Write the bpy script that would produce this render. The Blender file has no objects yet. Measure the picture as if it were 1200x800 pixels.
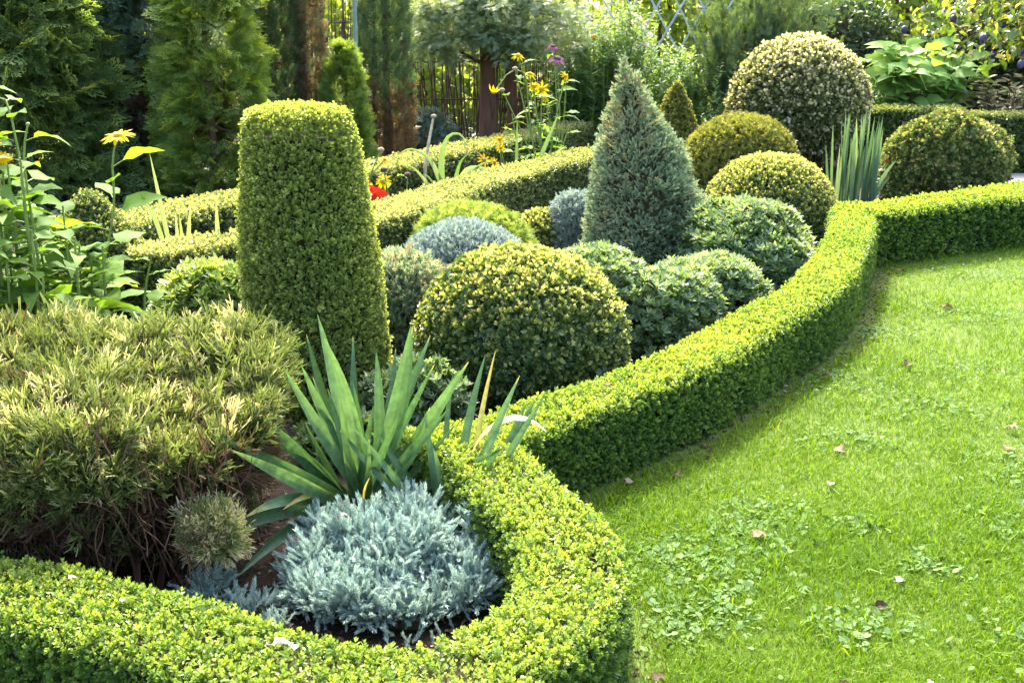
import bpy, math
import numpy as np

# ------------------------------------------------------------------ camera, sky, sun, exposure
SC = bpy.context.scene
COL = SC.collection
cam = bpy.data.cameras.new("camera")
cam.sensor_width = 36.0
cam.lens = 38.6
cam.clip_start = 0.05
cam.clip_end = 600
camo = bpy.data.objects.new("camera", cam)
COL.objects.link(camo)
camo.location = (0, 0, 1.65)
camo.rotation_euler = (math.radians(90 - 16.2), 0, 0)
SC.camera = camo

SUN_EL, SUN_AZ = 48.0, -5.0          # azimuth measured from +Y (view direction) towards +X
world = bpy.data.worlds.new("World")
SC.world = world
world.use_nodes = True
wn = world.node_tree.nodes
wl = world.node_tree.links
wn.clear()
sky = wn.new("ShaderNodeTexSky")
sky.sky_type = 'NISHITA'
sky.sun_disc = False
sky.sun_elevation = math.radians(SUN_EL)
sky.sun_rotation = math.radians(SUN_AZ)
sky.dust_density = 5.0
sky.ozone_density = 0.4
sky.air_density = 0.8
bg = wn.new("ShaderNodeBackground")
bg.inputs[1].default_value = 0.15
wo = wn.new("ShaderNodeOutputWorld")
wl.new(sky.outputs[0], bg.inputs[0])
wl.new(bg.outputs[0], wo.inputs[0])

sun = bpy.data.lights.new("sun", 'SUN')
sun.energy = 2.35
sun.angle = math.radians(3.5)
sun.color = (1.0, 0.94, 0.82)
suno = bpy.data.objects.new("sun", sun)
COL.objects.link(suno)
suno.rotation_euler = (math.radians(90 - SUN_EL), 0, math.radians(180 - SUN_AZ))
SC.view_settings.view_transform = 'Standard'
SC.view_settings.look = 'None'
SC.view_settings.gamma = 1.0
SC.view_settings.use_curve_mapping = False
SC.view_settings.exposure = 2.75
SC.cycles.max_bounces = 7
SC.cycles.diffuse_bounces = 4
SC.cycles.transmission_bounces = 4
SC.cycles.caustics_reflective = False
SC.cycles.caustics_refractive = False

R = np.random.default_rng(7)

# ------------------------------------------------------------------ materials
def new_mat(name):
    m = bpy.data.materials.new(name)
    m.use_nodes = True
    m.node_tree.nodes.clear()
    return m, m.node_tree.nodes, m.node_tree.links

def ramp_node(nodes, stops):
    r = nodes.new("ShaderNodeValToRGB")
    e = r.color_ramp.elements
    while len(e) < len(stops):
        e.new(0.5)
    for el, (p, c) in zip(e, stops):
        el.position = p
        el.color = (c[0], c[1], c[2], 1)
    return r

def leaf_mat(name, stops, rough=0.45, spec=0.4, trans=0.38, tcol=(1.25, 1.15, 0.5), streak=None, grey=.10):
    """leaf colour from the tint each leaf carries; part of the light passes through the blade"""
    m, n, l = new_mat(name)
    at = n.new("ShaderNodeAttribute")
    at.attribute_name = "tint"
    def soft(c):                                             # leaves are greyer than the pure hue
        y = .3 * c[0] + .6 * c[1] + .1 * c[2]
        return tuple(v * (1 - grey) + y * grey for v in c)
    rp = ramp_node(n, [(p_, soft(c)) for p_, c in stops])
    l.new(at.outputs["Fac"], rp.inputs[0])
    col = rp.outputs[0]
    if streak:
        tc = n.new("ShaderNodeTexCoord")
        nz = n.new("ShaderNodeTexNoise")
        nz.inputs["Scale"].default_value = streak
        nz.inputs["Detail"].default_value = 4
        l.new(tc.outputs["Object"], nz.inputs["Vector"])
        mx = n.new("ShaderNodeMix")
        mx.data_type = 'RGBA'
        mx.blend_type = 'MULTIPLY'
        mx.inputs[0].default_value = 1.0
        r2 = ramp_node(n, [(0.3, (0.7, 0.7, 0.7)), (0.7, (1.2, 1.2, 1.2))])
        l.new(nz.outputs["Fac"], r2.inputs[0])
        l.new(col, mx.inputs[6])
        l.new(r2.outputs[0], mx.inputs[7])
        col = mx.outputs[2]
    p = n.new("ShaderNodeBsdfPrincipled")
    p.inputs["Roughness"].default_value = rough
    p.inputs["Specular IOR Level"].default_value = spec
    l.new(col, p.inputs["Base Color"])
    t = n.new("ShaderNodeBsdfTranslucent")
    tm = n.new("ShaderNodeMix")
    tm.data_type = 'RGBA'
    tm.blend_type = 'MULTIPLY'
    tm.inputs[0].default_value = 1.0
    tm.inputs[7].default_value = (tcol[0], tcol[1], tcol[2], 1)
    l.new(col, tm.inputs[6])
    l.new(tm.outputs[2], t.inputs[0])
    mix = n.new("ShaderNodeMixShader")
    mix.inputs[0].default_value = trans
    l.new(p.outputs[0], mix.inputs[1])
    l.new(t.outputs[0], mix.inputs[2])
    o = n.new("ShaderNodeOutputMaterial")
    l.new(mix.outputs[0], o.inputs[0])
    return m

def solid_mat(name, c1, c2, scale=8.0, rough=0.8, bump=0.0, stretch=(1, 1, 1), metal=0.0):
    m, n, l = new_mat(name)
    tc = n.new("ShaderNodeTexCoord")
    mp = n.new("ShaderNodeMapping")
    mp.inputs["Scale"].default_value = stretch
    l.new(tc.outputs["Object"], mp.inputs[0])
    nz = n.new("ShaderNodeTexNoise")
    nz.inputs["Scale"].default_value = scale
    nz.inputs["Detail"].default_value = 8
    nz.inputs["Roughness"].default_value = 0.65
    l.new(mp.outputs[0], nz.inputs["Vector"])
    rp = ramp_node(n, [(0.3, c1), (0.7, c2)])
    l.new(nz.outputs["Fac"], rp.inputs[0])
    p = n.new("ShaderNodeBsdfPrincipled")
    p.inputs["Roughness"].default_value = rough
    p.inputs["Specular IOR Level"].default_value = 0.25
    p.inputs["Metallic"].default_value = metal
    l.new(rp.outputs[0], p.inputs["Base Color"])
    if bump:
        b = n.new("ShaderNodeBump")
        b.inputs["Strength"].default_value = bump
        b.inputs["Distance"].default_value = 0.01
        l.new(nz.outputs["Fac"], b.inputs["Height"])
        l.new(b.outputs[0], p.inputs["Normal"])
    o = n.new("ShaderNodeOutputMaterial")
    l.new(p.outputs[0], o.inputs[0])
    return m

M = {}
M['box'] = leaf_mat("box_leaf", [(0.0, (0.035, 0.09, 0.018)), (0.4, (0.08, 0.175, 0.026)), (0.72, (0.20, 0.31, 0.03)), (1.0, (0.34, 0.42, 0.04))], 0.4, 0.35, 0.42, (1.25, 1.2, 0.5))
M['boxdark'] = leaf_mat("clipped_box_leaf", [(0.0, (0.035, 0.075, 0.02)), (0.45, (0.085, 0.155, 0.03)), (0.75, (0.24, 0.29, 0.09)), (1.0, (0.42, 0.44, 0.18))], 0.32, 0.55)
M['column'] = leaf_mat("column_leaf", [(0.0, (0.10, 0.165, 0.03)), (0.5, (0.22, 0.31, 0.05)), (1.0, (0.42, 0.49, 0.11))], 0.42, 0.4, 0.48)
M['gold'] = leaf_mat("golden_leaf", [(0.0, (0.03, 0.075, 0.022)), (0.45, (0.085, 0.155, 0.03)), (0.72, (0.24, 0.30, 0.06)), (1.0, (0.52, 0.52, 0.18))], 0.28, 0.55)
M['olive'] = leaf_mat("olive_leaf", [(0.0, (0.08, 0.11, 0.015)), (0.5, (0.18, 0.21, 0.03)), (1.0, (0.38, 0.39, 0.08))], 0.45, 0.35)
M['cream'] = leaf_mat("cream_edged_leaf", [(0.0, (0.05, 0.08, 0.02)), (0.5, (0.13, 0.165, 0.045)), (0.66, (0.28, 0.29, 0.12)), (0.8, (0.58, 0.56, 0.34)), (1.0, (0.76, 0.73, 0.54))], 0.4, 0.4)
M['bluespruce'] = leaf_mat("spruce_needle", [(0.0, (0.11, 0.16, 0.085)), (0.45, (0.23, 0.34, 0.20)), (0.75, (0.39, 0.47, 0.29)), (0.85, (0.42, 0.39, 0.21)), (1.0, (0.38, 0.28, 0.15))], 0.6, 0.2, 0.33, (1.1, 1.1, 0.7))
M['blue'] = leaf_mat("blue_needle", [(0.0, (0.17, 0.26, 0.22)), (0.5, (0.31, 0.44, 0.41)), (1.0, (0.55, 0.66, 0.57))], 0.55, 0.3, 0.25, (1.05, 1.1, 0.9))
M['dustyblue'] = leaf_mat("dusty_blue_needle", [(0.0, (0.14, 0.21, 0.19)), (0.5, (0.28, 0.37, 0.34)), (1.0, (0.50, 0.54, 0.45))], 0.55, 0.3, 0.25, (1.05, 1.1, 0.9))
M['juniper_cream'] = leaf_mat("variegated_juniper", [(0.0, (0.13, 0.075, 0.04)), (0.16, (0.11, 0.07, 0.035)), (0.22, (0.09, 0.105, 0.025)), (0.45, (0.125, 0.17, 0.035)), (0.78, (0.22, 0.27, 0.065)), (0.9, (0.46, 0.43, 0.18)), (1.0, (0.64, 0.57, 0.31))], 0.65, 0.15, 0.32, (1.1, 1.1, 0.6))
M['azalea'] = leaf_mat("azalea_leaf", [(0.0, (0.07, 0.13, 0.05)), (0.5, (0.16, 0.27, 0.10)), (1.0, (0.37, 0.47, 0.21))], 0.3, 0.6, 0.38)
M['lime'] = leaf_mat("lime_leaf", [(0.0, (0.09, 0.17, 0.03)), (0.5, (0.2, 0.31, 0.05)), (1.0, (0.40, 0.48, 0.12))], 0.4, 0.4)
M['thuja'] = leaf_mat("thuja_spray", [(0.0, (0.06, 0.105, 0.035)), (0.5, (0.14, 0.235, 0.065)), (0.85, (0.28, 0.38, 0.08)), (1.0, (0.44, 0.52, 0.09))], 0.5, 0.3, 0.5, (1.4, 1.3, .5))
M['thujagold'] = leaf_mat("bright_thuja_spray", [(0.0, (0.09, 0.16, 0.03)), (0.5, (0.2, 0.32, 0.05)), (1.0, (0.46, 0.54, 0.07))], 0.5, 0.3, 0.48, (1.4, 1.3, .5))
M['cypress'] = leaf_mat("blue_cypress_spray", [(0.0, (0.17, 0.095, 0.065)), (0.16, (0.14, 0.085, 0.055)), (0.2, (0.075, 0.13, 0.085)), (0.6, (0.15, 0.25, 0.17)), (1.0, (0.32, 0.44, 0.30))], 0.5, 0.3, 0.38, (1.1, 1.05, 0.6))
M['juniper'] = leaf_mat("green_juniper_spray", [(0.0, (0.18, 0.11, 0.06)), (0.12, (0.14, 0.095, 0.05)), (0.16, (0.05, 0.095, 0.04)), (0.6, (0.11, 0.19, 0.075)), (1.0, (0.25, 0.36, 0.12))], 0.5, 0.3, 0.38)
M['reddish'] = leaf_mat("browned_juniper_spray", [(0.0, (0.15, 0.085, 0.055)), (0.6, (0.22, 0.15, 0.085)), (0.8, (0.11, 0.16, 0.07)), (1.0, (0.18, 0.25, 0.11))], 0.6, 0.25, 0.35)
M['greytop'] = leaf_mat("grey_green_spray", [(0.0, (0.12, 0.19, 0.10)), (0.6, (0.25, 0.35, 0.19)), (1.0, (0.46, 0.54, 0.30))], 0.5, 0.3, 0.43)
M['feather'] = leaf_mat("narrow_green_leaf", [(0.0, (0.06, 0.14, 0.04)), (0.5, (0.15, 0.29, 0.08)), (1.0, (0.36, 0.50, 0.18))], 0.45, 0.35, 0.45)
M['bigleaf'] = leaf_mat("broad_green_leaf", [(0.0, (0.10, 0.21, 0.04)), (0.6, (0.19, 0.36, 0.07)), (1.0, (0.32, 0.48, 0.11))], 0.6, 0.15, 0.42, (1.3, 1.2, 0.5))
M['helio'] = leaf_mat("sunflower_leaf", [(0.0, (0.06, 0.14, 0.02)), (0.6, (0.12, 0.24, 0.03)), (1.0, (0.21, 0.34, 0.045))], 0.65, 0.12, 0.5, (1.5, 1.4, 0.3))
M['plum'] = leaf_mat("plum_leaf", [(0.0, (0.035, 0.08, 0.02)), (0.6, (0.10, 0.18, 0.04)), (0.85, (0.26, 0.32, 0.04)), (1.0, (0.5, 0.42, 0.06))], 0.32, 0.55, 0.45, (1.4, 1.3, 0.35))
M['bronze'] = leaf_mat("bronze_leaf", [(0.0, (0.08, 0.13, 0.04)), (0.5, (0.22, 0.25, 0.10)), (0.8, (0.42, 0.28, 0.15)), (1.0, (0.50, 0.38, 0.22))], 0.4, 0.4, 0.4)
M['darkleaf'] = leaf_mat("dark_evergreen_leaf", [(0.0, (0.025, 0.055, 0.02)), (0.6, (0.06, 0.115, 0.04)), (1.0, (0.15, 0.23, 0.07))], 0.4, 0.4, 0.4)
M['wood'] = leaf_mat("far_wood_leaf", [(0.0, (0.13, 0.20, 0.035)), (0.5, (0.27, 0.37, 0.05)), (1.0, (0.50, 0.55, 0.10))], 0.5, 0.3, 0.6, (1.35, 1.3, 0.6))
M['irisblue'] = leaf_mat("blue_green_blade", [(0.0, (0.05, 0.12, 0.06)), (0.6, (0.11, 0.21, 0.11)), (1.0, (0.24, 0.35, 0.19))], 0.45, 0.4, 0.32)
M['mixed'] = leaf_mat("green_and_yellowing_leaf", [(0.0, (0.15, 0.09, 0.03)), (0.2, (0.11, 0.12, 0.03)), (0.3, (0.07, 0.13, 0.03)), (0.6, (0.15, 0.23, 0.06)), (0.8, (0.30, 0.35, 0.10)), (1.0, (0.45, 0.38, 0.16))], 0.4, 0.4)
M['iris'] = leaf_mat("iris_blade", [(0.0, (0.06, 0.13, 0.04)), (0.6, (0.13, 0.24, 0.08)), (1.0, (0.30, 0.40, 0.16))], 0.4, 0.45, 0.35)
M['yucca'] = leaf_mat("yucca_blade", [(0.0, (0.03, 0.085, 0.03)), (0.4, (0.06, 0.15, 0.055)), (0.68, (0.12, 0.24, 0.095)), (0.8, (0.42, 0.40, 0.06)), (0.9, (0.55, 0.36, 0.08)), (1.0, (0.75, 0.68, 0.5))], 0.4, 0.45, 0.3, (1.2, 1.15, 0.5), streak=38)
M['grass'] = leaf_mat("grass_blade", [(0.0, (0.06, 0.14, 0.006)), (0.5, (0.115, 0.225, 0.01)), (0.85, (0.19, 0.29, 0.015)), (1.0, (0.36, 0.35, 0.10))], 0.55, 0.15, 0.42, (1.3, 1.2, 0.3), grey=0)
M['weed'] = leaf_mat("weed_leaf", [(0.0, (0.08, 0.17, 0.04)), (0.5, (0.15, 0.265, 0.08)), (1.0, (0.25, 0.36, 0.14))], 0.8, 0.08, 0.35)
M['petal'] = leaf_mat("yellow_petal", [(0.0, (0.62, 0.46, 0.0)), (1.0, (0.70, 0.58, 0.0))], 0.6, 0.1, 0.35, (1, 1, 1), grey=0)
M['orange'] = leaf_mat("orange_petal", [(0.0, (0.62, 0.33, 0.0)), (1.0, (0.68, 0.44, 0.0))], 0.6, 0.1, 0.35, (1, 1, 1), grey=0)
M['purple'] = leaf_mat("purple_petal", [(0.0, (0.22, 0.04, 0.14)), (1.0, (0.36, 0.11, 0.25))], 0.6, 0.1, 0.35, (1, 1, 1), grey=0)
M['red'] = leaf_mat("red_petal", [(0.0, (0.60, 0.025, 0.008)), (1.0, (0.70, 0.05, 0.015))], 0.6, 0.1, 0.3, (1, 1, 1), grey=0)
M['dry'] = leaf_mat("dry_leaf", [(0.0, (0.045, 0.028, 0.017)), (0.4, (0.12, 0.075, 0.038)), (0.7, (0.22, 0.15, 0.08)), (1.0, (0.52, 0.46, 0.36))], 0.75, 0.15, 0.12, (1, 1, 1))
M['soil'] = solid_mat("bed_soil", (0.014, 0.010, 0.007), (0.042, 0.030, 0.020), 14, 0.95, 0.8)
M['turf'] = solid_mat("turf_soil", (0.06, 0.085, 0.02), (0.12, 0.17, 0.03), 9, 0.95, 0.6)
M['pathstone'] = solid_mat("path_stone", (0.16, 0.165, 0.17), (0.26, 0.26, 0.265), 10, 0.85, 0.3)
M['bark'] = solid_mat("bark", (0.045, 0.03, 0.02), (0.14, 0.09, 0.06), 16, 0.9, 0.8, (1, 1, 0.2))
M['redbark'] = solid_mat("red_bark", (0.07, 0.035, 0.022), (0.18, 0.09, 0.055), 16, 0.9, 0.8, (1, 1, 0.2))
M['twig'] = solid_mat("inner_twigs", (0.022, 0.02, 0.010), (0.06, 0.05, 0.022), 30, 0.95, 0.8)
M['stem'] = solid_mat("green_stem", (0.13, 0.2, 0.04), (0.24, 0.30, 0.08), 12, 0.55)
M['drystem'] = solid_mat("dry_stem", (0.38, 0.30, 0.19), (0.60, 0.52, 0.38), 20, 0.8)
M['seed'] = solid_mat("seed_head", (0.03, 0.02, 0.014), (0.12, 0.075, 0.05), 60, 0.9, 0.8)
M['seedpale'] = solid_mat("pale_seed_head", (0.20, 0.14, 0.10), (0.36, 0.27, 0.20), 60, 0.9, 0.8)
M['disc'] = solid_mat("flower_disc", (0.35, 0.20, 0.01), (0.60, 0.40, 0.02), 90, 0.8, 0.8)
M['post'] = solid_mat("painted_post", (0.16, 0.24, 0.22), (0.24, 0.33, 0.30), 20, 0.55)
M['lath'] = solid_mat("weathered_lath", (0.36, 0.40, 0.40), (0.52, 0.56, 0.55), 12, 0.6)
M['fruit'] = solid_mat("plum_skin", (0.03, 0.025, 0.07), (0.10, 0.08, 0.18), 20, 0.4)

# ------------------------------------------------------------------ geometry helpers
def nrm(a):
    return a / np.maximum(np.linalg.norm(a, axis=-1, keepdims=True), 1e-9)

def noise3(p, freq, seed):
    r = np.random.default_rng(seed)
    out = np.zeros(len(p))
    for k in range(7):
        d = nrm(r.normal(size=3)) * freq * (0.6 + 0.25 * k)
        out += np.sin(p @ d + r.uniform(0, 6.28)) / (1 + 0.25 * k)
    return out / 3.6

class Geo:
    """collects pieces and links them as ONE mesh object"""
    def __init__(self):
        self.v, self.f, self.t, self.m, self.n = [], [], [], [], 0
    def add(self, V, F, tint=0.5, mat=0):
        V = np.asarray(V, dtype=np.float32).reshape(-1, 3)
        F = np.asarray(F, dtype=np.int64)
        self.v.append(V)
        self.f.append(F + self.n)
        self.t.append(np.broadcast_to(np.asarray(tint, dtype=np.float32), (len(V),)))
        self.m.append(np.full(len(F), mat))
        self.n += len(V)
    def link(self, name, mats, parent=None, loc=None, smooth=False):
        me = bpy.data.meshes.new(name)
        V = np.concatenate(self.v)
        if loc is not None:
            V = V - np.asarray(loc, dtype=np.float32)
        T = np.concatenate(self.t)
        li = np.concatenate([f.ravel() for f in self.f])
        ln = np.concatenate([np.full(len(f), f.shape[1]) for f in self.f])
        ms = np.concatenate(self.m)
        me.vertices.add(len(V))
        me.vertices.foreach_set("co", V.astype(np.float32).ravel())
        me.loops.add(len(li))
        me.loops.foreach_set("vertex_index", li.astype(np.int32))
        me.polygons.add(len(ln))
        st = np.concatenate([[0], np.cumsum(ln)[:-1]])
        me.polygons.foreach_set("loop_start", st.astype(np.int32))
        if not isinstance(mats, (list, tuple)):
            mats = [mats]
        for m in mats:
            me.materials.append(m)
        me.polygons.foreach_set("material_index", ms.astype(np.int32))
        a = me.attributes.new("tint", 'FLOAT', 'POINT')
        a.data.foreach_set("value", np.clip(T, 0, 1).astype(np.float32))
        me.update(calc_edges=True)
        me.polygons.foreach_set("use_smooth", np.full(len(ln), bool(smooth)))
        o = bpy.data.objects.new(name, me)
        COL.objects.link(o)
        if parent:
            o.parent = parent
        if loc is not None and not parent:
            o.location = loc
        return o

def tag(o, label, cat, group=None):
    o["label"] = label
    o["category"] = cat
    if group:
        o["group"] = group
    return o

def thing(name, label, cat, loc=(0, 0, 0), group=None):
    o = bpy.data.objects.new(name, None)
    o.empty_display_size = 0.1
    COL.objects.link(o)
    o.location = loc
    return tag(o, label, cat, group)

def grid_faces(nu, nv, closed_v=False):
    f = []
    vv = nv if closed_v else nv - 1
    i = np.arange(nu - 1)[:, None]
    j = np.arange(vv)[None, :]
    j2 = (j + 1) % nv
    return np.stack([i * nv + j, i * nv + j2, (i + 1) * nv + j2, (i + 1) * nv + j], axis=-1).reshape(-1, 4)

def tube(geo, pts, rad, seg=7, tint=0.5, mat=0):
    pts = np.asarray(pts, float)
    rad = np.broadcast_to(np.asarray(rad, float), (len(pts),))
    d = nrm(np.gradient(pts, axis=0))
    ref = np.array([0.3, 0.9, 0.1]) if abs(d[0][2]) > 0.5 else np.array([0.05, 0.1, 1.0])
    a = nrm(np.cross(d, ref))
    b = np.cross(d, a)
    ang = np.linspace(0, 2 * np.pi, seg, endpoint=False)
    V = pts[:, None] + rad[:, None, None] * (np.cos(ang)[None, :, None] * a[:, None] + np.sin(ang)[None, :, None] * b[:, None])
    geo.add(V.reshape(-1, 3), grid_faces(len(pts), seg, True), tint, mat)
    base = V[-1]
    geo.add(np.concatenate([base, pts[-1:]]), np.stack([np.arange(seg), (np.arange(seg) + 1) % seg, np.full(seg, seg)], -1), tint, mat)

def curve(p0, p1, bend=(0, 0, 0), n=8):
    t = np.linspace(0, 1, n)[:, None]
    p0, p1, bend = map(lambda q: np.asarray(q, float), (p0, p1, bend))
    return p0 * (1 - t) + p1 * t + bend * (4 * t * (1 - t))

def smooth_path(P, n):
    P = np.asarray(P, float)
    Q = np.concatenate([[2 * P[0] - P[1]], P, [2 * P[-1] - P[-2]]])
    out = []
    for i in range(len(P) - 1):
        a, b, c, d = Q[i:i + 4]
        t = np.linspace(0, 1, 12, endpoint=False)[:, None]
        out.append(0.5 * (2 * b + (c - a) * t + (2 * a - 5 * b + 4 * c - d) * t ** 2 + (3 * b - a - 3 * c + d) * t ** 3))
    out = np.concatenate(out + [P[-1:]])
    s = np.concatenate([[0], np.cumsum(np.linalg.norm(np.diff(out, axis=0), axis=1))])
    u = np.linspace(0, s[-1], n)
    return np.stack([np.interp(u, s, out[:, k]) for k in range(P.shape[1])], -1)

def face_normals(V, F):
    q = V[F]
    return nrm(np.cross(q[:, 2] - q[:, 0], q[:, -1] - q[:, 1]))

def vert_normals(V, F):
    fn = face_normals(V, F)
    vn = np.zeros_like(V)
    for k in range(F.shape[1]):
        np.add.at(vn, F[:, k], fn)
    return nrm(vn)

def surf_sample(V, F, n, rng):
    q = V[F]
    ar = 0.5 * np.linalg.norm(np.cross(q[:, 2] - q[:, 0], q[:, 3] - q[:, 1]), axis=1)
    idx = rng.choice(len(F), n, p=ar / ar.sum())
    u, v = rng.random((n, 1)), rng.random((n, 1))
    q = q[idx]
    p = (q[:, 0] * (1 - u) + q[:, 1] * u) * (1 - v) + (q[:, 3] * (1 - u) + q[:, 2] * u) * v
    return p, idx

def revolve(profile, seg=56, rows=40, sx=1.0, sy=1.0, lean=(0, 0), lump=0.02, freq=6.0, seed=1, square=0.0):
    P = smooth_path(profile, rows)
    a = np.linspace(0, 2 * np.pi, seg, endpoint=False)
    c, s = np.cos(a), np.sin(a)
    if square:
        k = (np.abs(c) ** square + np.abs(s) ** square) ** (-1 / square)
        c, s = c * k, s * k
    z = P[:, 1][:, None] * np.ones(seg)
    hmax = max(P[:, 1].max(), 1e-3)
    V = np.stack([P[:, 0][:, None] * c * sx + lean[0] * z / hmax, P[:, 0][:, None] * s * sy + lean[1] * z / hmax, z], -1).reshape(-1, 3)
    F = grid_faces(rows, seg, True)
    N = vert_normals(V, F)
    V = V + N * (lump * noise3(V, freq, seed))[:, None]
    V[:, 2] = np.maximum(V[:, 2], 0.0)
    return V, F, N

def sweep(path, w, h, rows=None, lump=0.012, freq=9.0, seed=1, round_r=0.05, ends=(True, True), wv=None, hv=None):
    """a hedge: rounded box section carried along a path, with rounded ends"""
    P = np.asarray(path, float)
    L = np.linalg.norm(np.diff(P, axis=0), axis=1).sum()
    n = rows or max(12, int(L / 0.06))
    P = smooth_path(P, n)
    d = nrm(np.gradient(P, axis=0))
    W = np.full(n, w) if wv is None else np.interp(np.linspace(0, 1, n), np.linspace(0, 1, len(wv)), wv)
    cen, dirs, wid = list(P), list(d), list(W / 2)
    def endcap(p, dd, hw):
        c, w2 = [], []
        for a in np.linspace(0.2, 1.5, 6):
            c.append(p + dd * hw * 0.8 * math.sin(a))
            w2.append(hw * max(math.cos(a), 0.03) ** 0.7)
        return c, w2
    if ends[1]:
        c, w2 = endcap(P[-1], d[-1], W[-1] / 2)
        cen += c; wid += w2; dirs += [d[-1]] * len(c)
    if ends[0]:
        c, w2 = endcap(P[0], -d[0], W[0] / 2)
        cen = c[::-1] + cen; wid = w2[::-1] + wid; dirs = [d[0]] * len(c) + dirs
    cen, dirs, wid = np.array(cen), np.array(dirs), np.array(wid)
    side = np.stack([dirs[:, 1], -dirs[:, 0]], -1)        # to the right of the travel
    sec = []
    r = round_r
    for zz in np.linspace(0, h - r, 9):
        sec.append((1.0, zz))
    for a in np.linspace(0.3, 1.3, 4):
        sec.append((('c', a), h - r + r * math.sin(a)))
    half = sec
    us = np.linspace(0.85, -0.85, 11)
    rows_ = []
    for c, wd, sd in zip(cen, wid, side):
        pts = []
        for u, zz in half:
            off = wd if not isinstance(u, tuple) else max(wd - r, 0) + min(r, wd) * math.cos(u[1])
            pts.append((off, zz))
        for u in us:
            pts.append((u * max(wd - r * 0.6, 0.0), h))
        for u, zz in half[::-1]:
            off = wd if not isinstance(u, tuple) else max(wd - r, 0) + min(r, wd) * math.cos(u[1])
            pts.append((-off, zz))
        rows_.append([(c[0] + sd[0] * o, c[1] + sd[1] * o, zz) for o, zz in pts])
    V = np.array(rows_)
    if hv is not None:
        V[:, :, 2] *= np.interp(np.linspace(0, 1, len(V)), np.linspace(0, 1, len(hv)), hv)[:, None]
    nu, nv = V.shape[:2]
    V = V.reshape(-1, 3)
    F = grid_faces(nu, nv)[:, ::-1]
    N = vert_normals(V, F)
    V = V + N * (lump * noise3(V, freq, seed))[:, None]
    V[:, 2] = np.maximum(V[:, 2], 0.0)
    return V, F, N

def frames(T, N):
    T = nrm(T)
    B = nrm(np.cross(T, N))
    return T, B, np.cross(B, T)

def scatter(geo, tmpl, pos, T, N, size, tint, mat=0):
    tv, tf, tt = tmpl
    T, B, N = frames(T, N)
    size = np.broadcast_to(np.asarray(size, float), (len(pos),))
    V = pos[:, None] + size[:, None, None] * (tv[None, :, 0:1] * B[:, None] + tv[None, :, 1:2] * T[:, None] + tv[None, :, 2:3] * N[:, None])
    tint = np.broadcast_to(np.asarray(tint, float), (len(pos),))
    TT = (tint[:, None] + tt[None, :]).ravel()
    off = (np.arange(len(pos)) * len(tv))[:, None]
    for f in tf:
        geo_f = (f[None] + off[:, :, None]).reshape(-1, f.shape[1])
        geo.f.append(geo_f + geo.n)
        geo.m.append(np.full(len(geo_f), mat))
    geo.v.append(V.reshape(-1, 3).astype(np.float32))
    geo.t.append(TT.astype(np.float32))
    geo.n += len(TT)

# templates: (verts, [face arrays], tint offsets); local Y runs along the shoot, Z is the upper face
def t_leaf(w=0.28, fold=0.08, tip=0.62):
    v = np.array([(0, 0, 0), (-w, .34, fold), (-w * .85, tip, fold * .8), (0, 1, -.04), (w * .85, tip, fold * .8), (w, .34, fold), (0, .5, 0)], float)
    return v, [np.array([(0, 6, 2, 1), (6, 3, 2, 2), (0, 5, 4, 6), (6, 4, 3, 3)])[:, :4]], np.zeros(7)

def t_leaf2(w=0.28, fold=0.07):
    v = np.array([(0, 0, 0), (-w, .32, fold), (-w * .8, .7, fold), (0, 1, 0), (w * .8, .7, fold), (w, .32, fold)], float)
    return v, [np.array([(0, 3, 2, 1), (0, 5, 4, 3)])], np.zeros(6)

def combine(items):
    V, F, T, n = [], {}, [], 0
    for (tv, tf, tt), pos, t, nn, s, dt in items:
        t, b, nn = frames(np.array([t], float), np.array([nn], float))
        V.append(np.asarray(pos) + s * (tv[:, 0:1] * b + tv[:, 1:2] * t + tv[:, 2:3] * nn))
        for f in tf:
            F.setdefault(f.shape[1], []).append(f + n)
        T.append(tt + dt)
        n += len(tv)
    return np.concatenate(V), [np.concatenate(x) for x in F.values()], np.concatenate(T)

def t_boxshoot(rng, nodes=3, lw=0.3, spread=0.9, tipbright=0.25, ll=0.5):
    items = []
    lf = t_leaf2(lw)
    az0 = rng.uniform(0, 6.28)
    for k in range(nodes):
        y = 0.1 + 0.6 * k / nodes
        for sgn in (0, math.pi):
            a = az0 + k * 1.57 + sgn + rng.normal(0, .25)
            d = (math.cos(a) * spread, 0.65 + .25 * k / nodes + rng.normal(0, .12), math.sin(a) * spread)
            items.append((lf, (0, y, 0), d, (-math.cos(a) * .5, 1, -math.sin(a) * .5), ll * rng.uniform(.8, 1.15), tipbright * (k / nodes - .5) + rng.normal(0, .06)))
    for sgn in (0, 2.1, 4.2):
        a = az0 + sgn + .7
        items.append((lf, (0, .7, 0), (math.cos(a) * .5, 1, math.sin(a) * .5), (-math.cos(a), .6, -math.sin(a)), ll * .75, tipbright * .8))
    return combine(items)

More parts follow.
